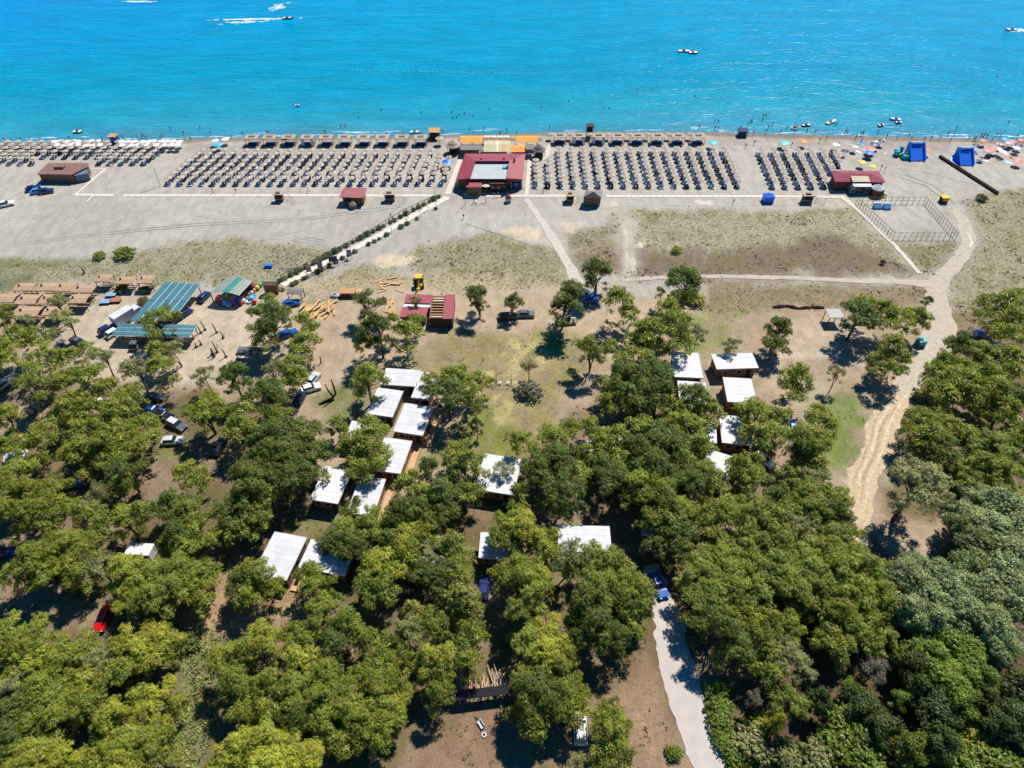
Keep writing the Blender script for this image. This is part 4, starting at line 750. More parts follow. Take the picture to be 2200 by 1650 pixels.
# toy shed with curved roof
t = T('shop_shed', 'open beach toy shop shed with grey roof and teal stripe', 'shop', (0, 0, 0)); A0, A1, A2, A3 = [G(u, v, 3.0) for u, v in ((486, 598), (543, 604), (514, 635), (450, 630))]
for i in range(9):
    s0, s1 = i / 9 + .003, (i + 1) / 9 - .003; z = lambda s: 3.0 + .7 * math.sin(PI * s); pq = lambda s, e: tuple((A3.lerp(A2, s) if e else A0.lerp(A1, s)) + Vector((0, 0, z(s) - 3.0)))
    part('roof_panel', roofq([pq(s0, 0), pq(s1, 0), pq(s1, 1), pq(s0, 1)], tealgreen if i in (4, 5) else graygreen, .06), t)
for s in (.03, .5, .97):
    for e in (0, 1): p = (A3 if e else A0).lerp(A2 if e else A1, s); part('post', MB().box(p.x - .08, p.x + .08, p.y - .08, p.y + .08, 0, 2.95, wood_d), t)
p, q_ = A0.lerp(A3, .12), A1.lerp(A2, .12); part('back_wall', MB().add and (lambda m_: (m_.prism([(p.x, p.y), (q_.x, q_.y), (q_.x, q_.y + .1), (p.x, p.y + .1)], 0, 2.8, mat('maroon_wall', (.16, .06, .05))), m_)[1])(MB()), t)
lm('the toy shop shed', 500, 618)
TOYC = {'red': (.6, .03, .03), 'orange': (.8, .25, .03), 'yellow': (.8, .6, .05), 'blue': (.02, .2, .7), 'cyan': (.05, .5, .8), 'pink': (.8, .2, .4), 'white': (.8, .8, .8), 'green': (.05, .45, .12), 'purple': (.2, .08, .4)}
toys = [(472, 645, 'pink'), (476, 653, 'red'), (486, 655, 'cyan'), (492, 657, 'white'), (488, 640, 'yellow'), (487, 646, 'orange'), (500, 652, 'pink'), (505, 655, 'purple'), (512, 650, 'blue'), (510, 644, 'purple'), (518, 655, 'red'), (524, 650, 'white'), (527, 641, 'pink'), (534, 636, 'orange'), (542, 646, 'cyan'), (533, 630, 'yellow'), (546, 628, 'orange'), (554, 622, 'yellow'), (550, 617, 'red'), (541, 632, 'white'), (548, 652, 'red'), (536, 650, 'white'), (560, 616, 'green'), (545, 640, 'blue'), (470, 640, 'red')]
for k, (u, v, c) in enumerate(toys):
    p = G(u, v); ring = k % 3 == 0; m_ = MB()
    if ring:
        for i in range(10): a = i * .628; m_.tube((.5 * math.cos(a), .5 * math.sin(a), .35), (.5 * math.cos(a + .63), .5 * math.sin(a + .63), .35), .2, .2, anyc, 6)
    else: m_.ball((0, 0, .6), .6 if c != 'cyan' else .9, anyc, 8, .9)
    o = part('pool_float', m_, color=TOYC[c], loc=(p.x, p.y, 0)); tag(o, 'x', 'pool float', 'inflatable toys displayed at the toy shop'); o['_d'] = f'{c} {"ring" if ring else "round"} inflatable float'
fl = [o for o in bpy.data.objects if '_d' in o]; autolabel([(o, o['_d'], *P(*o.location)) for o in fl], [('the toy shop posts', 480, 648), ('the right end of the toy shop', 545, 630), ('the toy shop middle', 512, 650)])
for o in fl: del o['_d']
# ---------------- thatched pergolas on the left ----------------
for u, v, w_, hh_, lab in [(9, 640, 52, 22, 'leftmost thatched pergola at the photo edge'), (51, 616, 46, 20, 'thatched pergola in the seaward row, first from the left'), (99, 616, 46, 20, 'thatched pergola in the seaward row, second from the left'), (57, 643, 50, 24, 'thatched pergola in the middle row beside a dark gap'), (139, 616, 44, 22, 'thatched pergola behind the roundish olive bush'), (57, 669, 60, 24, 'front thatched pergola above the dark recess'), (178, 620, 50, 20, 'thatched pergola left of the small lawn strip'), (166, 642, 46, 22, 'thatched pergola behind the pine near the lawn strip'), (221, 597, 38, 18, 'thatched pergola standing alone with open dark shade below'), (268, 602, 44, 18, 'left one of the paired thatched pergolas beyond the blue panels'), (312, 600, 38, 20, 'right one of the paired thatched pergolas beyond the blue panels'), (112, 668, 44, 22, 'thatched pergola mostly behind the pine, front row'), (105, 642, 46, 24, 'thatched pergola in the middle row half behind a pine')]:
    w_ *= .88; hh_ *= .85; sk = (hh_ * .45); q = [(u - w_ / 2 + sk, v - hh_ / 2), (u + w_ / 2 + sk, v - hh_ / 2), (u + w_ / 2 - sk * .4, v + hh_ / 2), (u - w_ / 2 - sk * .4, v + hh_ / 2)]
    t, a, b_ = pergola('thatched_pergola', lab, q, 2.5, thatch_b, wood, .25, group='thatched pergolas in the left corner', cat='pergola'); part('bench', MB().box(-a + .5, a - .5, b_ - .9, b_ - .5, .4, .48, wood), t)
    part('ridge_tuft', MB().box(-a * .6, -a * .45, -.12, .12, 2.74, 3.2, wood_d), t)
lm('the thatched pergolas', 100, 640); lm('the lone thatched pergola', 221, 600)
t, a, b_ = pergola('wooden_hut', 'brown wooden gate hut at the inland end of the walkway', [(567, 604), (592, 604), (600, 614), (562, 613)], 2.8, mat('brown_felt', (.16, .11, .09), .9), wood_d, .5, cat='hut'); part('wall', MB().box(-a + .3, a - .3, -b_ + .4, b_ - .4, 0, 2.6, clad), t)
pergola('thatched_shelter', 'grey thatched shelter over a parked car near the walkway end', [(626, 617), (654, 619), (646, 632), (610, 630)], 2.4, thatch_d, wood_d, .3, cat='shelter'); lm('the grey thatched shelter', 632, 628)
pergola('open_shelter', 'pale grey roofed open shelter at the right beside pines', [(1782, 664), (1812, 663), (1808, 683), (1773, 682)], 2.6, mat('pale_grey_board', (.45, .42, .40), .8), wood_d, 0, cat='shelter'); lm('the pale grey open shelter', 1790, 680)
pergola('open_shelter', 'dark frame shelter left of the big pines by the parking ground', [(510, 745), (560, 745), (556, 765), (508, 762)], 2.2, mat('slate_sheet', (.13, .14, .15), .8), wood_d, 0, cat='shelter')
t = T('brush_hedge_line', 'dark brushwood line seaward of the pale grey shelter', 'fence', (0, 0, 0)); pts = [G(u, v) for u, v in ((1660, 661), (1690, 658), (1715, 664), (1740, 661), (1770, 662))]
for a, b_ in zip(pts[:-1], pts[1:]): part('brush_bundle', MB().path([(a.x, a.y, .2), ((a.x + b_.x) / 2, (a.y + b_.y) / 2, .35), (b_.x, b_.y, .2)], [.25, .35, .25], wood_d), t)
# ---------------- half-built huts with red sheets ----------------
t = T('unfinished_hut', 'unfinished hut with red sheets and a pine growing beside it', 'hut', (0, 0, 0)); h = 2.7
part('roof_sheet', roofq([wp(872, 632, h), wp(931, 633, h), wp(928, 652, h), wp(869, 650, h)], redroof, .1), t); part('roof_sheet', roofq([wp(864, 660, h), wp(921, 660, h), wp(915, 681, h), wp(858, 681, h)], redroof, .1), t); part('deck', roofq([wp(869, 651, 2.4), wp(925, 652, 2.4), wp(922, 660, 2.4), wp(866, 659, 2.4)], white_w, .1), t)
a, b_ = G(861, 681, h), G(926, 634, h); part('wall', MB().box(a.x + .6, b_.x - .8, a.y + .5, b_.y - .5, 0, 2.35, clad_g), t)
t = T('unfinished_hut', 'unfinished hut with open roof joists and a red strip', 'hut', (0, 0, 0)); a, b_ = G(922, 684, 2.8), G(977, 634, 2.8)
part('wall', MB().box(a.x, a.x + .18, a.y, b_.y, 0, 2.8, clad_g).box(b_.x - .18, b_.x, a.y, b_.y, 0, 2.8, clad_g).box(a.x + .18, b_.x - .18, a.y, a.y + .18, 0, 2.8, wood_d).box(a.x + .18, b_.x - .18, b_.y - .18, b_.y, 0, 2.8, clad_g), t); part('roof_sheet', roofq([(b_.x - 2.3, b_.y, 2.95), (b_.x + .1, b_.y, 2.95), (b_.x + .1, a.y - .3, 2.95), (b_.x - 2.3, a.y - .3, 2.95)], redroof, .08), t)
for k in range(9): y = a.y + .4 + k * (b_.y - a.y - .8) / 8; part('joist', MB().box(a.x + .1, b_.x - 2.35, y - .12, y + .12, 2.72, 2.9, wood_p), t)
part('ceiling_board', MB().box(a.x + .3, b_.x - 2.4, b_.y - 2.6, b_.y - .3, 2.5, 2.6, white_w), t); part('ceiling_board', MB().box(a.x + .3, b_.x - 2.4, a.y + .9, a.y + 1.8, 2.5, 2.6, cream), t); part('floor', MB().box(a.x + .2, b_.x - .2, a.y + .2, b_.y - .2, .02, .12, wood), t)
lm('the unfinished red huts', 920, 660)
t = T('timber_stack', 'stack of pale sawn timber and plywood by the dirt lane', 'timber', (0, 0, 0), 0); p = G(690, 668)
pl = MB().box(-1.2, 1.2, -.25, .25, 0, .07, wood_p).mesh('plank')
for k in range(26): a = random.uniform(-.5, .9); part('plank', pl, t, loc=(p.x + random.gauss(0, 1.1) + (1.8 if k % 2 else -1.8), p.y + random.gauss(0, 1.3), .02 + k * .03), rz=a + 1.1)
t = T('timber_stack', 'scattered pale planks beside the yellow digger', 'timber', (0, 0, 0)); p = G(838, 612)
for k in range(14): part('plank', pl, t, loc=(p.x + random.gauss(0, 1.6), p.y + random.gauss(0, 1.2), .02 + k * .02), rz=random.uniform(-1, 1))
t = T('timber_stack', 'pale planks piled left of the unfinished red huts', 'timber', (0, 0, 0)); p = G(836, 665)
for k in range(14): part('plank', pl, t, loc=(p.x + random.gauss(0, .9), p.y + random.gauss(0, 2), .02 + k * .02), rz=1.4 + random.uniform(-.4, .4))
lm('the pale timber stack', 690, 668)
p = G(748, 640); t = T('site_hut', 'small tan roofed site hut left of the dark pine by the lane', 'hut', (p.x, p.y, 0)); part('body', MB().box(-1.7, 1.6, 0, 1.7, 0, 1.3, mat('maroon_wall', (.16, .06, .05))), t); part('roof', MB().box(-1.8, 1.7, -.1, 1.9, 1.3, 1.42, mat('tan_board', (.5, .27, .13))), t); part('stack', MB().box(1.9, 3, 0, 2.6, 0, .8, wood_p), t)
p = G(720, 637); o = tag(part('dinghy', MB().ball((0, 0, .35), 1.2, white, 10, .35).ball((0, 0, .62), .7, mat('navy_canvas', (.03, .05, .13)), 8, .3), loc=(p.x, p.y, 0)), 'grey white upturned dinghy beside the site hut', 'dinghy'); o.scale = (1, .6, 1)
# yellow digger
p = G(901, 612); t = T('backhoe_loader', 'yellow backhoe digger parked on the sandy lane', 'digger', (p.x, p.y, 0), R(100))
part('chassis', MB().box(-1.7, 1.6, -.55, .55, .6, 1.15, yellow), t); part('cab', MB().box(-.9, .6, -.65, .65, 1.15, 2.6, glass), t); part('cab_roof', MB().box(-1, .7, -.75, .75, 2.6, 2.75, yellow), t); part('hood', MB().box(.6, 1.9, -.45, .45, 1.15, 1.75, yellow), t)
for x, r_ in ((-1.2, .7), (1.3, .5)):
    for y in (-.85, .85): part('wheel', MB().tube((x, y - .2, r_), (x, y + .2, r_), r_, r_, blackm, 12), t)
part('boom', MB().path([(-1.6, 0, 1.2), (-2.5, .2, 3.0), (-3.4, .4, 1.7)], [.2, .17, .12], yellow, 4), t); part('bucket', MB().box(-3.8, -3.1, 0, .8, 1.0, 1.6, yellow), t); part('loader_arm', MB().path([(.8, -.7, 1.2), (2.3, -.7, .6)], [.12, .12], yellow, 4).path([(.8, .7, 1.2), (2.3, .7, .6)], [.12, .12], yellow, 4), t); part('loader_bucket', MB().box(2.2, 2.9, -1.1, 1.1, .15, .85, yellow), t)
lm('the yellow digger', 901, 600)
# white box truck beside the carport
p = G(272, 692); t = T('box_truck', 'white box truck parked against the long teal carport', 'truck', (p.x, p.y, 0), R(58)); part('cargo_box', MB().box(-2.6, 2.2, -1.1, 1.1, .8, 3.1, white), t); part('cab', MB().box(2.25, 3.8, -1, 1, .6, 2.3, white), t); part('windscreen', MB().box(3.3, 3.83, -.85, .85, 1.4, 2.1, glass), t)
for x in (-1.6, 2.9):
    for y in (-.95, .95): part('wheel', MB().tube((x, y - .14, .42), (x, y + .14, .42), .42, .42, blackm, 10), t)
lm('the white box truck', 278, 680)
# caravan
p = G(311, 1196); t = T('caravan', 'white caravan with dark window band under the left pines', 'caravan', (p.x, p.y, 0), -.06); part('body', MB().box(-2, 2, -1.05, 1.05, .4, 2.3, white), t); part('roof', MB().box(-2.05, 2.05, -1.1, 1.1, 2.3, 2.4, white_w), t); part('window', MB().box(-1.7, 1.7, -1.08, -1.051, 1.3, 1.9, glass), t)
for y in (-.9, .9): part('wheel', MB().tube((0, y - .12, .35), (0, y + .12, .35), .35, .35, blackm, 10), t)
lm('the white caravan', 311, 1180)
# blue solar sheets on trestles
for k, (u, v, lab) in enumerate([(240, 636, 'pale blue panel lying beyond another, left parking ground'), (228, 651, 'pale blue panel nearest the white box truck'), (250, 648, 'orange brown board lying between pale panels')]):
    p = G(u, v); t = T('trestle_panel', lab, 'panel', (p.x, p.y, 0), .1); part('panel', MB().box(-1.2, 1.2, -.8, .8, .55, .62, mat('pale_blue_panel', (.25, .38, .6), .4) if k < 2 else mat('rust_board', (.4, .16, .08))), t)
    for x in (-1, 1): part('leg', MB().box(x - .05, x + .05, -.6, .6, 0, .55, wood_d), t)
# carved posts on the parking ground
for k, (u, v, h, ln) in enumerate([(432, 716, 2.6, -.3), (441, 709, 2.6, -.35), (466, 715, 2.8, -.3), (480, 726, 2.0, -.2), (467, 757, 3.2, -.25), (460, 766, 2.3, .1), (456, 761, 1.8, .2), (486, 767, 2.4, -.3), (406, 743, 1.4, .1), (422, 746, 1.4, .1), (432, 741, 1.5, .1)]):
    p = G(u, v); m_ = MB(); m_.path([(0, 0, 0), (ln * .3, 0, h * .5), (ln, 0, h)], [.16, .12, .08], wood_d, 6).ball((0, 0, .1), .4, wood_d, 7, .5)
    if k in (3, 4, 5): m_.path([(0, 0, h * .3), (.5, 0, h * .5), (.55, 0, h * .8)], [.09, .08, .06], wood, 5)
    if h < 2: m_.ball((0, 0, h), .18, cream, 6)
    o = part('carved_post', m_, loc=(p.x, p.y, 0)); tag(o, f'{"short pale topped" if h < 2 else "leaning dark"} carved post on the parking sand, {NTH[k]} toward the pines', 'post', 'carved posts on the parking sand')
# dead trees
def dead(u, v, segs, lab, m_=None):
    p = G(u, v); mb = MB()
    for s in segs: mb.path(s[0], s[1], m_ or mat('black_bark', (.05, .035, .03), .9), 6)
    return tag(part('dead_tree', mb, loc=(p.x, p.y, 0)), lab, 'tree')
dead(686, 868, [([(0, 0, 0), (2.6, 1.2, .5), (3.2, 1.8, 1.2)], [.3, .25, .2]), ([(3.2, 1.8, 1.2), (3.1, 1.9, 3), (2.9, 2, 5)], [.22, .18, .1]), ([(2.7, 1.3, .7), (1.9, 1.5, 2.5), (1.5, 1.8, 3.8)], [.2, .15, .08])], 'bare forked dead trunk leaning beside the green bank'); lm('the bare forked trunk', 705, 850)
dead(2072, 1634, [([(0, 0, .4), (2, .8, .9), (3.6, 1.9, 1.2), (5.2, 2.9, 1.4)], [.42, .34, .24, .12]), ([(3.6, 1.9, 1.2), (4.6, 3.2, 2.2)], [.15, .06])], 'pale fallen dead log at the bottom right corner', deadwood)
dead(668, 1245, [([(0, 0, 0), (-1, .4, 1.2)], [.2, .1])], 'short broken stump by the lower left cabin'); dead(690, 780, [([(0, 0, 0), (.1, 0, 2)], [.15, .1])], 'thin bare stump on the dirt lane edge')
# wood pile yard at the bottom
t = T('firewood_pile', 'heap of split pale firewood and planks in shade at the bottom', 'firewood', (0, 0, 0)); st = MB().box(-.06, .06, -1.3, 1.3, 0, .1, wood_p).mesh('split_log'); st2 = MB().box(-.07, .07, -1.1, 1.1, 0, .1, mat('grey_log', (.35, .28, .24), .9)).mesh('split_log')
for k in range(120): p = G(random.uniform(982, 1110), random.gauss(1472, 14)); part('split_log', st if k % 2 else st2, t, loc=(p.x, p.y, random.uniform(.02, .8)), rz=random.gauss(.1, .3))
p = G(1050, 1500); t = T('shade_slab', 'black slab added as shade below the firewood pile', 'shelter', (p.x, p.y, 0), .12); part('roof', MB().box(-4.6, 4.6, -.5, .8, 1.9, 2.0, mat('shade_black', (.015, .015, .018), .9)), t)  # black slab on posts stands in for the shadow below the pile
for x in (-4.6, 0, 4.6): part('post', MB().box(x - .08, x + .08, -.5, -.34, 0, 1.9, wood_d), t)
lm('the firewood pile', 1050, 1470)
p = G(1033, 1558); t = T('garden_seat', 'white plastic bench lying in the brown yard at the bottom', 'bench', (p.x, p.y, 0), R(-55)); t.scale = (.72, .72, .72); part('seat', MB().box(-.8, .8, -.35, .35, .35, .45, white), t); part('backrest', MB().box(-.8, .8, .36, .46, .35, .95, white), t)
for x in (-.7, .7): part('leg', MB().box(x - .05, x + .05, -.3, .3, 0, .35, white), t)
p = G(1040, 1579); o = tag(part('white_bowl', MB().tube((0, 0, 0), (0, 0, .15), .3, .35, white, 12).tube((0, 0, .151), (0, 0, .16), .2, .2, dark, 10), loc=(p.x, p.y, 0)), 'small round white bowl with dark centre below the white bench', 'bowl'); lm('the white bench', 1033, 1558)
p = G(577, 571, .4); tag(part('blue_tarp', MB().box(-.9, .9, -.5, .5, 0, .8, mat('tarp_blue', (.02, .2, .6), .5)), loc=(p.x, p.y, 0)), 'small blue crate on the scrub left of the walkway', 'crate'); lm('the small blue crate', 577, 571)
p = G(182, 588); t = T('water_tap', 'dark green post with tap in the scrub beyond the pergolas', 'post', (p.x, p.y, 0)); part('post', MB().box(-.15, .15, -.15, .15, 0, 1.4, mat('dark_green_paint', (.02, .12, .11))), t)
# ---------------- trees ----------------
def quads(C_, N_, sz, asp, r, ax=None):
    """leaf cards: centres, normals"""
    k = len(C_); a = r.normal(size=(k, 3)); t = np.cross(N_, a) if ax is None else ax - (ax * N_).sum(1)[:, None] * N_; t /= np.linalg.norm(t, axis=1)[:, None] + 1e-9; b_ = np.cross(N_, t)
    s = (sz * r.uniform(.7, 1.35, k))[:, None]; t = t * s; b_ = b_ * s * asp
    return np.stack([C_ - t - b_ * .6, C_ + t - b_ * .2, C_ + t * .6 + b_, C_ - t * .8 + b_ * .8], 1).reshape(-1, 3)
def crown(name, seed, lumps, tufts, cards, tr, sz, asp, zmin, m, squash=.8, needle=False):
    """lumps: (x, y, z, radius); each lump is a cluster of needle tufts"""
    r = np.random.default_rng(seed); CC, NN, AX = [], [], []
    for x, y, z, rr in lumps:
        k = int(tufts * (rr / 1.5) ** 1.6); d = r.normal(size=(k * 3, 3)); d /= np.linalg.norm(d, axis=1)[:, None]; d = d[d[:, 2] > zmin][:k]
        c = np.array([x, y, z]) + d * np.array([1, 1, squash]) * rr * r.uniform(.52, 1.22, (len(d), 1))
        c = np.repeat(c, cards, 0); dd = np.repeat(d, cards, 0); j = r.normal(size=c.shape); j /= np.linalg.norm(j, axis=1)[:, None]
        c = c + j * tr * r.uniform(.3, 1, (len(c), 1)); nn = j * .55 + dd * .5 + r.normal(size=c.shape) * .3 + np.array([0, -.1, .45]); nn /= np.linalg.norm(nn, axis=1)[:, None]
        CC.append(c); NN.append(nn); AX.append(j)
    V = quads(np.concatenate(CC), np.concatenate(NN), sz, asp, r, np.concatenate(AX) if needle else None); return npmesh(name, V, np.arange(len(V)).reshape(-1, 4), m)
def limbs(lumps, h0, r0, seed, lean=(0, 0), nf=99, m=None, multi=1):
    r = random.Random(seed); mb = MB(); m = m or bark
    for q in range(multi):
        a = q * 2 * PI / multi; tx, ty = lean[0] + (0 if multi == 1 else .9 * math.cos(a)), lean[1] + (0 if multi == 1 else .9 * math.sin(a)); rr = r0 / (1 + .25 * (multi - 1))
        mb.path([(0, 0, -.1), (tx * .25 + r.uniform(-.1, .1), ty * .25, h0 * .45), (tx * .8, ty * .8, h0 * .8), (tx, ty, h0)], [rr * 1.35, rr, rr * .85, rr * .7], m, 7)
        for i, (x, y, z, lr) in enumerate(lumps):
            if i % multi != q or i > nf: continue
            s = r.uniform(.62, 1); b0 = Vector((tx * s, ty * s, h0 * s)); e = Vector((x, y, z + lr * .1)); mid = b0.lerp(e, .5) + Vector((0, 0, -.25 + r.uniform(-.2, .3))); mb.path([b0, mid, e], [rr * .5, rr * .3, .03], m, 5)
    return mb.mesh('trunk')
def dome(n_, Rr, zc, zh, lr, seed, flat=1.0):
    r = random.Random(seed); L_ = []
    for i in range(n_):
        a = i * 2.39996 + r.uniform(-.4, .4); q = Rr * math.sqrt((i + .4) / n_) * r.uniform(.82, 1.1); z = zc + zh * (1 - (q / Rr) ** 2) * r.uniform(.6, 1.1) + r.uniform(-.8, .5) * (q / Rr)
        L_.append((q * math.cos(a), q * math.sin(a), z, r.uniform(*lr)))
    return L_
def under(L_, n_, Rr, z0, z1, lr, seed):
    r = random.Random(seed); return L_ + [(Rr * r.uniform(.25, .9) * math.cos(a), Rr * r.uniform(.25, .9) * math.sin(a), r.uniform(z0, z1), r.uniform(*lr)) for a in [r.uniform(0, 6.28) for _ in range(n_)]]
PROTO = {}
def proto(key, L_, h0, r0, seed, tufts, cards, tr, sz, asp, zmin, m, W, H, **kw):
    PROTO.setdefault(key, []).append((limbs(L_, h0, r0, seed, **kw), crown('crown', seed, L_, tufts, cards, tr, sz, asp, zmin, m, needle=m is leafm), W, H))
def limbed(seed, n_, Rr, z0, z1, nl, lr, ax=1.0, lean=0.0, low=0):
    """an uneven crown: limbs that each end in a few needle clusters, with gaps between them"""
    r = random.Random(seed); L_ = []; a0 = r.uniform(0, 6)
    for i in range(n_):
        a = a0 + i * 2.39996 + r.uniform(-.5, .5); q = Rr * math.sqrt((i + .3) / n_) * r.uniform(.7, 1.12); f = 1 - (q / Rr) ** 1.7
        z = z0 + (z1 - z0) * (.25 + .75 * f) * r.uniform(.72, 1.05); x, y = q * math.cos(a) * ax + lean * (z - z0) * .25, q * math.sin(a) / ax
        for k in range(nl + (r.random() < .4)): b_ = r.uniform(0, 6.28); d = 0 if k == 0 else r.uniform(.7, 1.35); L_.append((x + d * math.cos(b_), y + d * math.sin(b_), z + r.uniform(-.75, .5) * (k > 0), r.uniform(*lr) * (1.15 if k == 0 else 1)))
    for i in range(low): a = r.uniform(0, 6.28); q = Rr * r.uniform(.5, .95); L_.append((q * math.cos(a), q * math.sin(a), z0 - r.uniform(.2, 1.6), r.uniform(.55, .85)))
    return L_
for s in range(8):      # full-crowned pine, about 10 m wide and 9 m high
    L_ = limbed(100 + s, 9 + s % 3, (3.9, 3.4, 4.2, 3.7)[s % 4], (5.6, 5.0, 6.2, 4.6)[s % 4], (10.2, 11.0, 9.6, 10.4)[s % 4], 2, (.82, 1.24), (1.0, 1.18, .86)[s % 3], (0, 1, -1, .5)[s % 4], 4)
    proto('pine', L_, 6.2, .24, s, 58, 12, .40, .20, .27, -.2, leafm, 9.4, 11.2, lean=((s % 3 - 1) * .8, .4), multi=1 + (s == 2) + 2 * (s == 5))
for s in range(4):      # open, see-through pine with visible limbs
    L_ = limbed(200 + s, 8 + s % 2, 3.8, 5.6, 9.8, 2, (.65, 1.05), (1, 1.2, .85, 1)[s], (0, 1.2, -1, .6)[s], 2)
    proto('thin', L_, 6.4, .18, 20 + s, 52, 11, .38, .19, .27, -.4, leafm, 9.0, 10.6, lean=((s - 1) * .7, .3), multi=1 + s % 2)
for s in range(3):      # young conical pine
    L_ = [(x, y, z, r_) for z, rr, r_, n_ in ((2.2, 2.2, 1.2, 7), (3.8, 1.9, 1.2, 6), (5.4, 1.4, 1.1, 5), (7.0, .8, 1.0, 3), (8.3, .1, .7, 1)) for i in range(n_) for x, y in [(rr * math.cos(i * 2 * PI / n_ + z + s), rr * math.sin(i * 2 * PI / n_ + z + s))]]
    proto('cone', L_, 7.6, .16, 40 + s, 60, 13, .28, .18, .32, -.5, leafm, 6.6, 9.2)
for s in range(3):      # silver poplar
    L_ = limbed(300 + s, 13, 4.1, 4.6, 11.5, 3, (.9, 1.45), 1, 0, 6)
    proto('silver', L_, 6.5, .25, 60 + s, 66, 8, .40, .13, .8, -.6, leafs, 10.4, 11.5)
for s in range(2):      # broad-leaved tree
    L_ = limbed(400 + s, 11, 4.1, 3.6, 9.2, 3, (.9, 1.5), 1, 0, 7)
    proto('broad', L_, 4.8, .24, 80 + s, 78, 9, .34, .14, .8, -.5, leafb, 10.6, 9.6)
for s in range(3):      # low bush
    L_ = [(r_ * math.cos(a), r_ * math.sin(a), .7 + .5 * math.cos(r_), 1.0) for a, r_ in [(i * 2.4 + s, .45 * math.sqrt(i) * 1.1) for i in range(9)]]
    proto('bush', L_, .6, .06, 90 + s, 60, 8, .22, .13, .7, -.2, leafb, 4.2, 2.2)
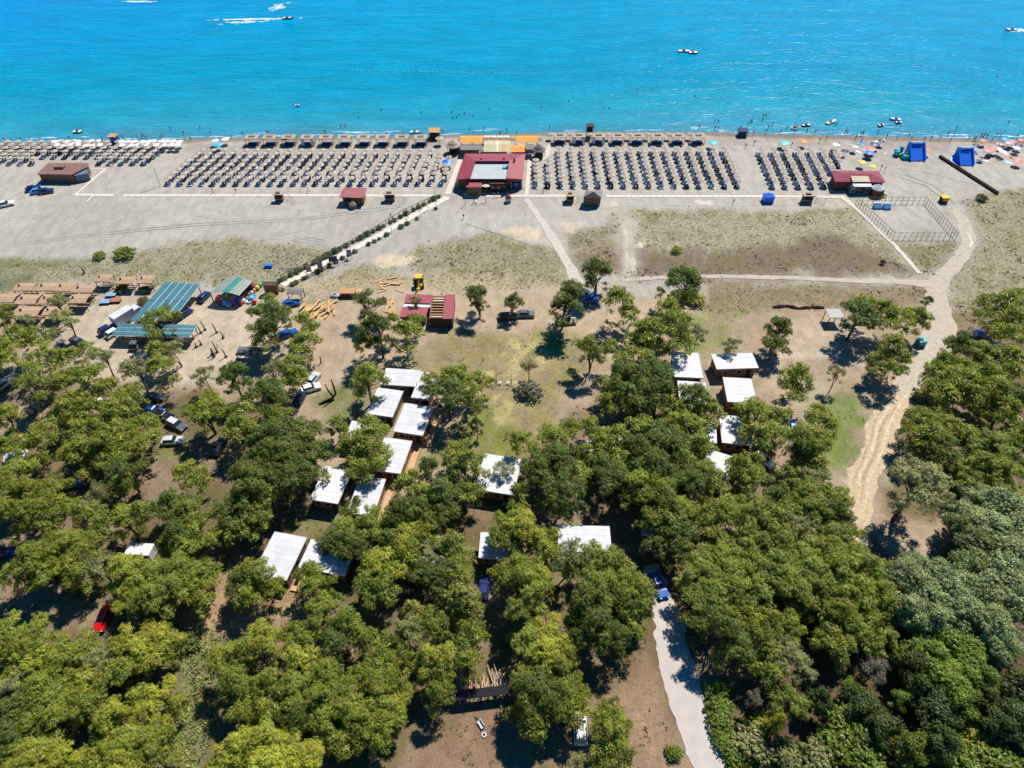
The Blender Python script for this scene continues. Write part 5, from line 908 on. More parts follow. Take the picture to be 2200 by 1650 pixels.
# photo position of each crown's centre, crown width in photo pixels, kind
# d dark, g olive, y bright yellow-green, t thin/open, c conical, s silver, v dark silver, b broad-leaved, k dark broad-leaved, u bush
TREES = """
125 648 55 t;142 690 70 t;10 675 50 g;60 690 40 t;15 750 80 d;42 730 60 d;82 725 75 t;100 765 80 t;140 765 60 g;162 765 50 g;184 750 42 g;220 767 66 t;340 690 80 g;335 762 58 g;374 750 56 t;292 795 75 t;347 795 75 g;440 805 48 t;502 805 75 d;87 822 85 g;20 782 75 d;160 812 70 d;200 818 84 g;226 838 70 t;150 862 70 g;180 877 66 g;250 875 80 g;282 850 66 g;10 890 60 g;142 895 70 g;112 912 74 t;95 944 80 t;175 926 76 g;212 912 64 y;250 918 84 t;312 915 76 y;220 950 90 g;262 957 74 g;312 955 80 t;150 967 60 t;62 972 80 g;15 952 62 g;440 880 92 g;520 887 72 d;566 862 82 d;512 917 78 g;
580 645 42 d;577 680 90 d;560 715 64 d;660 690 55 d;670 704 48 t;655 735 75 d;577 742 60 t;637 787 72 d;587 797 60 t;632 814 64 d;575 850 90 d;595 890 64 d;790 650 66 d;812 705 88 d;874 720 75 d;845 690 50 d;782 735 50 d;892 690 44 d;892 647 34 t;1030 640 66 d;1103 648 48 d;787 810 82 g;972 805 66 g;1010 817 60 g;930 822 62 d;962 845 88 d;1012 855 60 g;1043 820 40 t;1025 912 34 d;725 910 52 g;800 915 60 g;805 942 76 d;757 950 64 d;600 937 108 d;657 942 90 d;575 965 90 d;645 912 48 t;982 965 68 g;
1285 590 76 d;1212 645 94 d;1330 652 86 d;1352 668 52 d;1472 605 80 d;1420 628 26 t;1442 672 70 d;1450 697 84 d;1395 712 86 g;1375 732 70 g;1455 730 75 d;1500 715 42 t;1272 750 70 g;1315 757 56 t;1362 767 80 g;1400 742 60 g;1350 805 90 d;1405 810 95 d;1315 825 76 d;1370 842 98 d;1415 850 90 d;1310 860 60 d;1337 875 70 d;1437 870 60 g;1500 860 92 d;1525 887 74 d;1475 880 74 d;1137 787 46 t;1225 915 56 d;1275 920 60 g;1195 937 70 d;1125 940 45 t;1380 922 85 d;1425 942 90 d;1470 915 80 d;1325 942 76 g;1490 940 70 d;1620 870 60 t;1630 892 90 g;1632 930 86 d;1575 742 40 t;
1675 700 64 d;1665 735 60 d;1860 657 72 d;1845 675 88 d;1927 687 86 g;1900 675 60 g;1977 677 56 d;1995 647 24 d;1967 690 50 d;1922 750 76 d;1928 772 66 d;1887 780 56 d;1912 797 54 d;1710 805 76 d;1702 840 64 d;1800 802 38 t;1762 887 54 d;1767 912 74 g;1750 942 80 d;1670 892 60 g;1665 930 74 g;1707 955 70 d;2120 655 60 t;2162 652 76 d;2190 640 60 d;2107 685 58 t;2150 685 80 d;2190 692 70 d;2062 740 66 d;2112 760 70 g;2167 720 70 d;2178 770 84 d;2017 777 50 g;2040 779 60 d;2080 790 60 g;2012 800 52 g;2037 812 80 g;2075 820 84 d;2120 807 80 g;2172 805 72 g;2018 832 70 d;2037 850 80 g;2080 860 80 g;2125 845 84 d;2175 852 90 d;2150 889 80 d;1978 897 68 d;1994 922 84 d;1968 940 66 d;2030 915 80 t;2020 955 90 d;2075 942 80 y;2120 937 80 g;2172 937 86 d;2100 970 90 d;
45 1020 108 g;82 997 64 y;15 1058 90 g;55 1052 72 g;107 1055 92 g;250 985 82 g;270 1010 88 d;250 1034 80 d;302 968 60 t;212 1062 62 t;410 1012 80 d;425 1034 70 d;180 958 88 g;182 1020 40 y;37 1095 100 g;90 1100 95 g;140 1102 80 g;45 1140 62 y;175 1110 90 g;270 1115 90 g;212 1132 72 g;305 1106 72 g;362 1082 88 d;405 1095 88 g;375 1150 94 d;425 1132 84 t;462 1157 70 t;405 1174 88 g;520 1045 108 d;497 1095 98 d;532 1110 88 d;515 1134 80 d;125 1175 118 g;175 1187 108 g;75 1202 110 g;105 1225 100 g;155 1217 98 g;212 1215 90 t;30 1230 72 g;50 1250 60 g;185 1250 70 t;270 1230 98 y;320 1240 108 g;362 1232 90 g;275 1270 98 y;325 1280 108 g;380 1267 98 g;400 1215 98 g;437 1232 88 g;435 1277 80 g;522 1250 98 d;537 1222 80 d;530 1282 74 d;
600 977 108 d;565 987 98 d;667 970 98 d;625 1020 108 d;582 1026 90 d;670 1025 80 d;565 1070 80 d;560 1110 70 d;787 952 80 g;755 972 74 d;802 984 80 g;770 1004 78 d;800 1007 70 d;980 962 60 y;975 990 70 y;1007 1005 80 d;925 1010 60 d;987 1026 90 d;887 1026 50 d;1012 1060 74 d;872 1058 76 g;922 1060 84 g;950 1070 98 d;862 1095 94 d;950 1105 90 d;905 1096 90 d;767 1075 30 g;750 1100 50 g;800 1105 56 g;745 1140 92 g;785 1145 88 g;725 1165 98 d;762 1172 88 d;835 1135 80 g;862 1145 98 y;837 1170 88 d;895 1160 88 g;920 1150 70 g;925 1185 88 t;975 1170 78 g;987 1200 78 g;870 1185 80 g;820 1220 98 y;800 1240 88 g;845 1237 78 g;812 1270 98 g;900 1225 88 d;937 1237 88 d;987 1234 84 t;665 1237 70 g;687 1247 68 g;670 1270 78 d;720 1280 40 g;565 1240 78 d;590 1262 60 d;990 1278 100 c;885 1305 60 c;705 1305 88 g;1087 1012 54 t;1087 1132 88 g;1068 1166 50 g;1080 1240 68 g;
1115 952 50 g;1177 950 80 d;1200 990 100 d;1155 1000 90 d;1240 1016 80 g;1210 1050 108 d;1165 1042 88 d;1120 1050 60 g;1185 1082 78 d;1255 970 60 g;1295 944 70 g;1312 977 84 d;1345 990 80 g;1287 1004 88 d;1325 1037 98 d;1355 1042 78 d;1400 935 88 d;1387 967 98 d;1445 957 88 d;1412 1002 108 d;1462 990 88 g;1500 970 74 g;1512 1010 88 g;1487 1028 88 d;1525 1046 78 d;1387 1040 108 g;1425 1042 88 g;1437 1070 108 g;1395 1076 88 g;1470 1095 88 g;1430 1115 98 g;1455 1145 108 d;1420 1170 88 d;1462 1180 78 d;1590 1002 78 d;1620 1020 80 d;1582 1026 60 d;1625 990 60 d;1537 1100 84 t;1562 1086 80 g;1525 1125 80 d;1625 1095 88 g;1587 1116 80 g;1600 1145 80 g;1115 1105 80 y;1137 1135 108 y;1115 1157 98 g;1170 1156 70 t;1215 1172 80 t;1262 1180 70 t;1175 1184 88 g;1225 1190 98 t;1300 1202 92 g;1270 1193 76 g;1115 1220 88 g;1145 1236 98 g;1120 1270 108 g;1165 1270 68 t;1225 1232 58 t;1287 1232 88 g;1325 1240 98 g;1300 1272 108 g;1350 1242 80 g;1370 1275 98 g;1270 1296 108 d;1337 1296 98 d;1512 1196 88 t;1550 1190 98 g;1512 1232 108 g;1562 1233 108 g;1612 1207 98 g;1620 1170 88 g;1525 1266 98 g;1575 1270 98 g;1620 1253 108 g;
1725 946 88 g;1750 962 88 d;1732 996 74 g;1757 1000 70 g;1705 1021 74 t;1750 1031 88 t;1675 1070 88 d;1725 1060 88 g;1790 1070 84 g;1810 1082 70 g;1700 1110 98 g;1750 1096 88 g;1795 1110 88 d;1665 1112 80 g;1670 1157 98 g;1720 1133 88 t;1775 1145 92 g;1825 1160 88 g;1835 1195 88 g;1787 1190 98 g;1745 1183 88 g;1682 1210 98 g;1730 1203 98 g;1762 1235 108 g;1812 1228 108 g;1862 1233 98 g;1900 1228 60 g;1712 1258 108 g;1775 1270 108 g;1837 1270 108 g;1895 1266 88 g;1972 1040 150 o;2075 1003 88 g;2112 1006 88 g;2100 1033 88 g;2145 1016 98 g;2162 1041 80 g;2125 956 98 g;2175 966 88 g;2192 1003 60 g;1987 953 80 d;2012 983 60 g;
2112 1075 98 s;2150 1090 118 s;2182 1100 108 s;2075 1108 88 s;2070 1133 78 v;2125 1136 128 s;2180 1142 118 s;2100 1171 108 v;2162 1183 128 s;2087 1216 98 v;2150 1228 128 s;2187 1222 90 v;1970 1222 88 s;1950 1246 108 s;2005 1242 108 s;1987 1278 118 s;2075 1266 118 s;2125 1271 128 s;2182 1271 118 s;2037 1296 108 s;
37 1358 108 g;15 1390 108 g;62 1391 98 g;85 1366 68 y;145 1391 84 y;190 1371 64 t;175 1401 80 g;290 1376 98 y;340 1376 98 y;312 1401 108 y;350 1402 68 g;57 1421 98 y;107 1426 88 g;150 1426 88 g;215 1421 88 t;250 1431 88 g;280 1441 88 g;45 1471 108 t;15 1476 88 g;95 1471 98 g;145 1466 98 g;200 1463 108 y;237 1471 98 g;295 1501 80 d;350 1496 88 y;325 1526 98 y;375 1516 60 g;75 1506 118 g;120 1507 108 g;25 1531 108 d;75 1546 108 g;130 1546 88 g;175 1511 98 g;207 1521 80 g;250 1546 88 y;232 1571 80 g;320 1586 108 g;275 1608 118 y;345 1588 78 g;332 1626 108 g;262 1641 108 y;50 1606 108 g;95 1611 108 g;137 1631 108 y;75 1641 128 y;212 1608 60 d;200 1636 80 g;10 1596 90 d;
487 1421 88 y;520 1406 98 g;500 1461 88 g;525 1476 88 g;512 1506 80 g;520 1538 70 g;525 1606 108 y;500 1633 108 y;575 1356 88 y;645 1363 88 g;700 1316 98 g;740 1333 88 g;725 1381 88 d;780 1366 72 g;827 1368 48 c;887 1296 58 c;875 1356 88 t;925 1341 88 g;1012 1363 80 d;995 1388 88 d;1007 1426 80 d;570 1406 88 y;635 1421 98 y;700 1436 88 g;705 1463 88 g;820 1401 80 t;862 1411 68 g;857 1391 40 y;937 1406 98 y;912 1441 88 g;950 1446 70 g;815 1426 80 g;770 1451 60 y;575 1471 98 g;645 1481 98 g;700 1491 98 g;740 1488 80 g;812 1471 88 g;845 1463 80 g;800 1501 98 g;845 1511 88 y;870 1476 50 g;937 1496 80 g;950 1488 60 g;565 1531 80 y;632 1526 80 y;635 1546 88 d;700 1526 108 g;745 1538 98 g;787 1538 98 g;832 1551 88 g;715 1566 80 d;765 1576 80 g;800 1576 80 g;725 1596 80 d;812 1601 60 d;570 1601 108 y;620 1611 108 y;587 1633 128 y;655 1641 108 y;
1115 1321 88 g;1175 1363 98 y;1142 1381 98 g;1200 1381 98 g;1175 1406 118 y;1220 1406 60 g;1205 1431 90 g;1262 1301 90 d;1275 1338 118 d;1325 1313 98 d;1370 1301 88 d;1255 1356 88 d;1320 1363 88 d;1360 1356 74 t;1130 1466 88 g;1162 1476 118 d;1207 1476 98 g;1125 1496 98 d;1175 1506 108 d;1240 1503 70 y;1225 1523 88 g;1130 1531 98 d;1150 1551 88 d;1312 1526 70 y;1300 1551 80 y;1320 1566 98 g;1305 1606 88 g;1335 1611 70 g;1312 1641 88 t;1240 1641 60 t;
1500 1301 98 g;1537 1288 90 g;1525 1333 60 y;1572 1313 40 y;1587 1350 60 t;1720 1281 98 g;1775 1288 108 g;1805 1326 108 g;1770 1316 88 g;1725 1311 60 g;1862 1301 108 g;1907 1301 88 g;1825 1356 108 g;1790 1371 88 y;1862 1333 88 t;1812 1401 88 g;1862 1381 80 g;1762 1381 40 y;1910 1368 60 g;1957 1313 108 s;2005 1321 108 s;1987 1346 88 s;2050 1288 118 s;2062 1313 108 s;2137 1346 108 s;2100 1333 108 v;2150 1381 98 s;2175 1301 108 s;2112 1311 60 b;
2012 1363 98 b;2050 1388 108 b;2087 1406 108 b;2000 1406 108 b;1962 1426 88 k;2012 1451 118 b;2075 1446 108 b;2112 1456 88 b;2050 1488 108 b;2112 1488 90 k;1975 1471 80 k;2012 1521 108 k;1937 1501 50 b;1825 1476 44 b;2157 1556 90 k;1545 1338 104 d;1585 1392 92 d;1548 1412 60 d;1620 1330 80 t;1640 1370 90 d;1400 1120 70 d;1690 1345 80 g;1690 1400 90 t;1660 1450 80 g;1730 1440 80 t;1700 1510 80 g;1760 1500 70 k;1620 1430 60 m;1650 1400 80 d;1880 1440 80 m;1850 1510 90 k;1900 1560 90 k;2180 1470 100 k;2190 1540 100 k;1960 1600 80 b;2030 1590 90 k;1640 1320 80 t;1620 1500 50 m;1670 1546 50 y;
"""
BUSHES = """213 549 28 g olive bush on the beach edge;269 546 44 g larger round bush on the beach edge;1457 645 52 d dark low bush under the lone pine;1494 645 44 y bright yellow green bush under the lone pine;1453 536 26 y single bright green bush alone on the dunes;1137 842 56 m dead brown scrub under the thin lawn pine;405 1380 54 d dark shrub at the meadow head;1540 1487 52 b bush on the right verge of the gravel road;1543 1522 58 b bush on the right verge of the gravel road;1547 1552 56 b bush on the right verge of the gravel road;1547 1582 48 b bush on the right verge of the gravel road;1564 1602 52 b bush on the right verge of the gravel road;1582 1627 54 b bush on the right verge of the gravel road;1450 1617 38 b small green tuft on the left verge of the gravel road;1812 1545 80 b shrub in the bottom right thicket;1825 1577 104 b shrub in the bottom right thicket;1862 1597 88 b shrub in the bottom right thicket;1790 1602 88 b shrub in the bottom right thicket;1862 1634 88 b shrub in the bottom right thicket;1750 1627 78 t pale shrub in the bottom right thicket;1687 1627 68 t pale shrub in the bottom right thicket;1612 1602 88 t greyish shrub right of the gravel road;2087 1562 58 y yellow green shrub in the bottom right thicket;2095 1597 78 y yellow green shrub in the bottom right thicket;2062 1639 88 b shrub in the bottom right thicket;2137 1642 98 b shrub in the bottom right thicket;1637 1550 48 y yellow green shrub right of the gravel road;2110 425 26 d dark shrub at the brush fence foot;1897 562 12 d small dark shrub beside the white gravel path;1893 417 20 y green bush at the corner of the right bar;262 620 30 d dark fleshy cactus clump beside the long carport;310 622 24 d dark fleshy cactus clump beside the long carport;307 645 26 d dark fleshy cactus clump beside the long carport;1490 1380 30 t dry verge shrub by the gravel road"""
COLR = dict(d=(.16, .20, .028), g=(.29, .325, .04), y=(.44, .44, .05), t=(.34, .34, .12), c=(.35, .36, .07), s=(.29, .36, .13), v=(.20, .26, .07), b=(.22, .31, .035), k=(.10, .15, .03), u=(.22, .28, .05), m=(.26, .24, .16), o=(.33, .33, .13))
KIND = dict(d='pine', g='pine', y='pine', t='thin', c='cone', s='silver', v='silver', b='broad', k='broad', m='thin', o='pine')
DESC = dict(d='dark green pine', g='olive green pine', y='bright yellow green pine', t='thin open grey green pine', c='conical young pine', s='silver leaved poplar', v='dark grey green poplar', b='bright green broadleaf tree', k='dark green broadleaf tree', m='half bare grey brown tree', o='wide grey olive pine')
NAMES = dict(pine='pine_tree', thin='pine_tree', cone='young_pine', silver='poplar_tree', broad='broadleaf_tree', bush='bush')
trees = []
for e in TREES.replace('\n', '').split(';'):
    if e.strip(): u, v, w_, k = e.split(); trees.append([float(u), float(v), float(w_), k])
kept = []
for t in sorted(trees, key=lambda q: -q[2]):       # drop only lobes almost inside a bigger crown
    if all(math.hypot(t[0] - q[0], (t[1] - q[1]) * 1.15) > .24 * q[2] for q in kept): kept.append(t)
print('TREES', len(trees), 'kept', len(kept))
rt = random.Random(5); items = []; far = []
isp = lambda t: KIND[t[3]] in ('pine', 'thin')
pin = sorted([t for t in kept if isp(t)], key=lambda q: -q[2]); iso = lambda t: min(math.hypot(t[0] - q[0], (t[1] - q[1]) * 1.2) / max(t[2], q[2]) for q in kept if q is not t)
pin.sort(key=lambda q: -q[2] - (1000 if iso(q) > .62 else 0)); small = set(id(t) for t in pin[298:]); print('pines', len(pin), 'poplar/broad', len(kept) - len(pin))
avoid = []
def place(t):
    u, v, w_, k = t; kd = KIND[k]; pr = PROTO[kd][rt.randrange(len(PROTO[kd]))]; W, H = pr[2], pr[3]
    zc = .69 * H; g = G(u, v, zc * .9); px = FPX / (g.y * math.cos(PITCH) + (CAM_H - zc) * math.sin(PITCH)); wm = w_ / px * (1.12 if v < 960 else 1.0); s = wm / W
    sz = s * (1 if s > .75 else (.75 / s) ** .5); sz = min(sz, 1.25) * rt.uniform(.86, 1.14); g = G(u, v, zc * sz)
    return pr, g, s, sz, rt.uniform(0, 6.28)
for t in kept:
    pr, g, s, sz, a = place(t); c = COLR[t[3]]; q = rt.uniform(.86, 1.16); hue = rt.uniform(-.012, .012); c = (c[0] * q + hue, c[1] * q, max(.01, c[2] * q - hue * .4))
    if id(t) in small: far.append((pr, g, s, sz, a, c)); continue
    kd = KIND[t[3]]; r = T(NAMES[kd], 'x', 'tree', (g.x, g.y, 0), a, {'pine': 'pines of the coastal wood', 'thin': 'pines of the coastal wood', 'cone': 'young conical pines', 'silver': 'silver poplars at the right edge', 'broad': 'broadleaf trees at the lower right'}[kd]); r.scale = (s, s, sz)
    part('trunk', pr[0], r); part('crown', pr[1], r, color=c)
    sw_ = 'big ' if t[2] > 96 else ('small ' if t[2] < 62 else ''); items.append((r, sw_ + DESC[t[3]], t[0], t[1]))
for pr_i, (pr, g, s, sz, a, c) in enumerate(far): pass
if far:
    VV, FF, off = [], [], 0
    for pr, g, s, sz, a, c in far:
        me = pr[1]; co = np.empty(len(me.vertices) * 3, np.float32); me.vertices.foreach_get('co', co); co = co.reshape(-1, 4, 3)[::7]; mid = co.mean(1, keepdims=True); co = ((co - mid) * 2.2 + mid).reshape(-1, 3) * [s, s, sz]
        VV.append(np.stack([co[:, 0] * math.cos(a) - co[:, 1] * math.sin(a) + g.x, co[:, 0] * math.sin(a) + co[:, 1] * math.cos(a) + g.y, co[:, 2]], -1))
    V = np.concatenate(VV); tag(part('small_pines', npmesh('small_pines', V, np.arange(len(V)).reshape(-1, 4), leafm), color=COLR['g']), 'small pines filling the gaps between the bigger pines of the wood', kind='stuff')
bi = []
for e in BUSHES.split(';'):
    u, v, w_, k, desc = e.strip().split(' ', 4); u, v, w_ = float(u), float(v), float(w_); pr = PROTO['bush'][rt.randrange(3)]; g = G(u, v, .7); s = w_ / SC(v) / pr[2]
    r = T('bush', desc, 'bush', (g.x, g.y, 0), rt.uniform(0, 6), None); r.scale = (s, s, min(max(s, .6), 1.9)); part('stem', pr[0], r); part('foliage', pr[1], r, color=COLR[k]); bi.append((r, desc, u, v))
cnt = {}
for b_ in bi: cnt[b_[1]] = cnt.get(b_[1], 0) + 1
for d_ in [k for k in cnt if cnt[k] > 1]:
    l = sorted([b_ for b_ in bi if b_[1] == d_], key=lambda q: q[3])
    for i, b_ in enumerate(l): b_[0]['label'] = f'{d_}, {NTH[i]} from the sea side'; b_[0]['group'] = d_
# shrubs lining the diagonal walkway
hi = []; rh = random.Random(9)
for side in (0, 1):
    k = 26 if side else 30
    for i in range(k):
        f = (i + rh.uniform(-.3, .3)) / k; u0, v0 = 606 + 356 * f, 613 - 189 * f
        if side: u0 += 6; v0 += 9
        else: u0 -= 4; v0 -= 8
        if side and rh.random() < .35: continue
        g = G(u0, v0); pr = PROTO['bush'][rh.randrange(3)]; s = rh.uniform(.28, .5) * (1.1 if not side else .9); r = T('walkway_shrub', 'x', 'shrub', (g.x, g.y, 0), rh.uniform(0, 6), 'shrubs lining the diagonal walkway'); r.scale = (s, s, s * 1.1)
        part('foliage', pr[1], r, color=[(.18, .22, .07), (.26, .27, .13), (.12, .15, .07)][rh.randrange(3)]); hi.append((r, side, f))
for side in (0, 1):
    for i, (r, s_, f) in enumerate(sorted([q for q in hi if q[1] == side], key=lambda q: -q[2])): r['label'] = f'shrub on the {"landward" if side else "seaward"} side of the diagonal walkway, {NTH[i]} from the sea end'
treeitems = items
# ---------------- cars ----------------
def carproto(L_, W, H, est=0):
    bd = MB(); a = W / 2; l = L_ / 2
    prof = [(-l, .35), (-l, .72), (-l + .1, .88), (-l + .25, .95), (.2 * l, .97), (l * .5, .92), (l - .15, .78), (l, .62), (l, .35)]
    for y0, y1, sh in ((-a, a, 0),):
        n_ = len(prof); bd.add([(x * .985, -a + (.06 if z > .8 else 0), z) for x, z in prof] + [(x * .985, a - (.06 if z > .8 else 0), z) for x, z in prof], [tuple(range(n_)), tuple(range(n_, 2 * n_))[::-1]] + [(i, n_ + i, n_ + (i + 1) % n_, (i + 1) % n_) for i in range(n_)], paint)
    body = bd.mesh('body'); b_ = a - .1; t_ = a - .28; xr = -l * (.93 if est else .78)
    gl = MB(); gl.add([(xr, -b_, .95), (.38 * l, -b_, .95), (.1 * l, -t_, H - .04), (xr * .82, -t_, H - .04), (xr, b_, .95), (.38 * l, b_, .95), (.1 * l, t_, H - .04), (xr * .82, t_, H - .04)], [(0, 1, 2, 3), (7, 6, 5, 4), (0, 3, 7, 4), (1, 5, 6, 2)], glass); win = gl.mesh('windows')
    rf = MB(); rf.add([(.12 * l, -t_ - .02, H - .04), (xr * .82, -t_ - .02, H - .04), (xr * .82, t_ + .02, H - .04), (.12 * l, t_ + .02, H - .04), (.06 * l, -t_ + .08, H + .03), (xr * .75, -t_ + .08, H + .03), (xr * .75, t_ - .08, H + .03), (.06 * l, t_ - .08, H + .03)], [(4, 7, 6, 5), (0, 4, 5, 1), (1, 5, 6, 2), (2, 6, 7, 3), (3, 7, 4, 0)], paint); roof = rf.mesh('roof')
    wh = MB().tube((0, -.1, 0), (0, .1, 0), .32, .32, blackm, 12).tube((0, -.105, 0), (0, .105, 0), .19, .19, metal, 8).mesh('wheel'); hl = MB().box(-.04, .05, -.16, .16, -.07, .07, mat('lamp_glass', (.7, .7, .68), .1)).mesh('headlight'); tl = MB().box(-.05, .04, -.14, .14, -.08, .08, mat('tail_red', (.4, .01, .01), .2)).mesh('tail_light')
    return body, win, roof, wh, hl, tl, L_, W
PC = [carproto(4.1, 1.74, 1.45), carproto(4.6, 1.8, 1.5, 1), carproto(4.5, 1.85, 1.7, 1)]
CCOL = dict(navy=(.012, .03, .13), blue=(.01, .10, .42), black=(.015, .017, .025), grey=(.12, .125, .14), silver=(.55, .57, .6), white=(.82, .83, .85), red=(.6, .008, .01), sky=(.08, .3, .62), teal=(.01, .28, .30))
CARS = [(70, 403, 0, 35, 'navy', 'dark blue car leftmost of three beside the far left bar'), (81, 409, 0, 25, 'sky', 'light blue car middle of three beside the far left bar'), (98, 409, 0, 20, 'navy', 'dark blue car rightmost of three beside the far left bar'),
 (10, 437, 1, 28, 'white', 'white estate car on the sand at the left photo edge'), (232, 706, 2, 52, 'navy', 'dark blue van parked left of the wide teal carport'), (247, 711, 1, 55, 'white', 'white car half under the wide teal carport'),
 (168, 733, 1, -28, 'grey', 'dark grey car with glossy roof above the lower left pines'), (140, 748, 0, -30, 'navy', 'dark blue car next to the grey one at the wood edge'), (6, 824, 1, 70, 'silver', 'silver car at the left photo edge among pines'), (83, 872, 2, 75, 'navy', 'dark blue car in deep shade below leftmost pines'),
 (222, 866, 0, -20, 'white', 'white car mostly hidden by pines left of centre'), (326, 852, 1, 5, 'grey', 'grey car in shade under the left pines'), (330, 880, 0, -15, 'blue', 'blue car in shade seaward of the dark estate car'), (352, 892, 1, -20, 'black', 'black car just seaward of the dark estate car'), (378, 910, 1, -28, 'grey', 'dark estate car with silver roof in the left wood'), (369, 945, 0, 4, 'silver', 'silver hatchback on green grass in the left wood'),
 (470, 958, 1, 82, 'black', 'black blue car parked end on right of the silver hatchback'), (617, 716, 1, 30, 'blue', 'blue car under pines left of the dirt lane'), (667, 832, 0, 25, 'white', 'white car beside the dirt lane near the bare trunk'), (672, 812, 0, 70, 'silver', 'silver car just seaward of the white lane car'), (645, 850, 1, 80, 'navy', 'navy car in tree shade behind the white lane car'),
 (395, 672, 0, 60, 'navy', 'navy car just right of the long teal carport'), (376, 682, 0, 60, 'black', 'black car nearer the pine right of the long carport'), (292, 735, 2, 90, 'grey', 'grey van under the front edge of the wide teal carport'), (342, 743, 0, 15, 'blue', 'blue car in front of the wide teal carport'), (372, 738, 2, 10, 'navy', 'navy van below the right end of the wide carport'), (437, 636, 0, 75, 'navy', 'dark blue car left of the toy shop shed'),
 (1091, 678, 1, 10, 'black', 'black car left one of two under the small lane pine'), (1130, 673, 0, 0, 'grey', 'dark grey car right one of two under the small lane pine'), (1217, 688, 1, 5, 'white', 'white car in blue shade under the spreading lane pine'), (1258, 630, 2, -5, 'sky', 'light blue van under the tall lane pines'), (1268, 642, 0, 10, 'blue', 'blue car beside the light blue van'), (2104, 720, 2, 60, 'blue', 'blue van under the right edge pines'), (2140, 744, 0, 10, 'silver', 'pale car below the blue van at the right edge'),
 (1704, 916, 0, 85, 'sky', 'light blue car below the round dark pine, right'), (1641, 986, 1, -50, 'white', 'white car beside the right cabin group'), (1416, 1256, 1, -75, 'blue', 'blue car at the top of the gravel road'), (1247, 1562, 1, 88, 'white', 'white car under the lower centre pines'), (155, 1037, 0, 10, 'blue', 'blue car deep in the left wood shade'), (1040, 1262, 0, 85, 'navy', 'dark blue car below the dappled cabin'),
 (32, 980, 0, 25, 'silver', 'silver car roof glimpsed at the left edge wood'), (4, 1187, 0, 10, 'navy', 'dark blue car at the left edge beside big pines'), (221, 1328, 0, -90, 'red', 'bright red car on bare soil in the lower left wood'), (625, 650, 0, 20, 'blue', 'blue car under the grey thatched shelter')]
for u, v, k, a, c, lab in CARS:
    p = G(u, v, .8); pr = PC[k]; t = T('parked_car', lab, 'car', (p.x, p.y, 0), R(a), 'cars parked around the camp'); L_, W = pr[6], pr[7]
    part('body', pr[0], t, color=CCOL[c]); part('windows', pr[1], t); part('roof', pr[2], t, color=(.6, .6, .62) if 'silver roof' in lab else CCOL[c])
    for x in (-L_ * .3, L_ * .31):
        for s in (-1, 1): part('wheel', pr[3], t, loc=(x, s * (W / 2 - .1), .32))
    for s in (-1, 1): part('headlight', pr[4], t, loc=(L_ / 2 - .03, s * (W / 2 - .3), .68)); part('tail_light', pr[5], t, loc=(-L_ / 2 + .03, s * (W / 2 - .28), .74))
for u, v, n_ in [(70, 403, 'the three cars by the far left bar'), (10, 437, 'the white estate car'), (232, 706, 'the dark blue van'), (160, 740, 'the two wood edge cars'), (6, 824, 'the left edge silver car'), (222, 866, 'the hidden white car'), (378, 910, 'the silver roofed dark car'), (369, 945, 'the silver hatchback'), (470, 958, 'the black blue car'), (617, 716, 'the blue car by the lane'), (667, 825, 'the white lane car'), (1110, 676, 'the two dark lane cars'), (1217, 688, 'the white shaded car'), (1262, 635, 'the light blue van'), (2104, 720, 'the blue van'), (1704, 916, 'the light blue car'), (1641, 986, 'the white car by the cabins'), (1410, 1246, 'the blue road car'), (1247, 1562, 'the white car at the bottom'), (155, 1037, 'the blue car in left shade'), (1040, 1262, 'the dark blue car'), (221, 1328, 'the bright red car')]: lm(n_, u, v)
# other marks in the photo that trees can be told by
for n_, u, v in [('the meadow gap', 440, 1450), ('the gravel road middle', 1440, 1400), ('the gravel road bottom', 1520, 1610), ('the green lawn patch at right', 1815, 910), ('the rutted track', 1870, 970), ('the dirt road bend', 2010, 700), ('the bottom left corner', 60, 1640), ('the bottom right corner', 2150, 1620), ('the fallen dead log', 2110, 1615), ('the central lawn', 1080, 900), ('the right edge middle', 2190, 1000), ('the left edge middle', 10, 1050), ('the green lawn by the dunes', 1540, 715), ('the brown yard triangle', 1400, 1530), ('the bare soil clearing', 500, 1310), ('the track end shade', 1900, 1150), ('the bare track shoulder', 1820, 1030), ('the right edge poplars', 2185, 1150)]: lm(n_, u, v)
p = G(1975, 742); t = T('teal_skip', 'teal waste container at the left edge of the dirt road', 'waste container', (p.x, p.y, 0), .2); part('body', MB().box(-.9, .9, -.7, .7, .1, 1.5, mat('teal_paint', (.01, .22, .26), .4)), t); part('lid', MB().box(-.95, .95, -.75, .75, 1.5, 1.62, mat('teal_lid', (.05, .45, .5), .4)), t); lm('the teal container', 1975, 738)
p = G(1640, 1000); autolabel(treeitems)
seen = {}
for o, d, u, v in treeitems: seen.setdefault(o['label'], []).append(o)
print('dup tree labels', sum(len(v) for v in seen.values() if len(v) > 1))

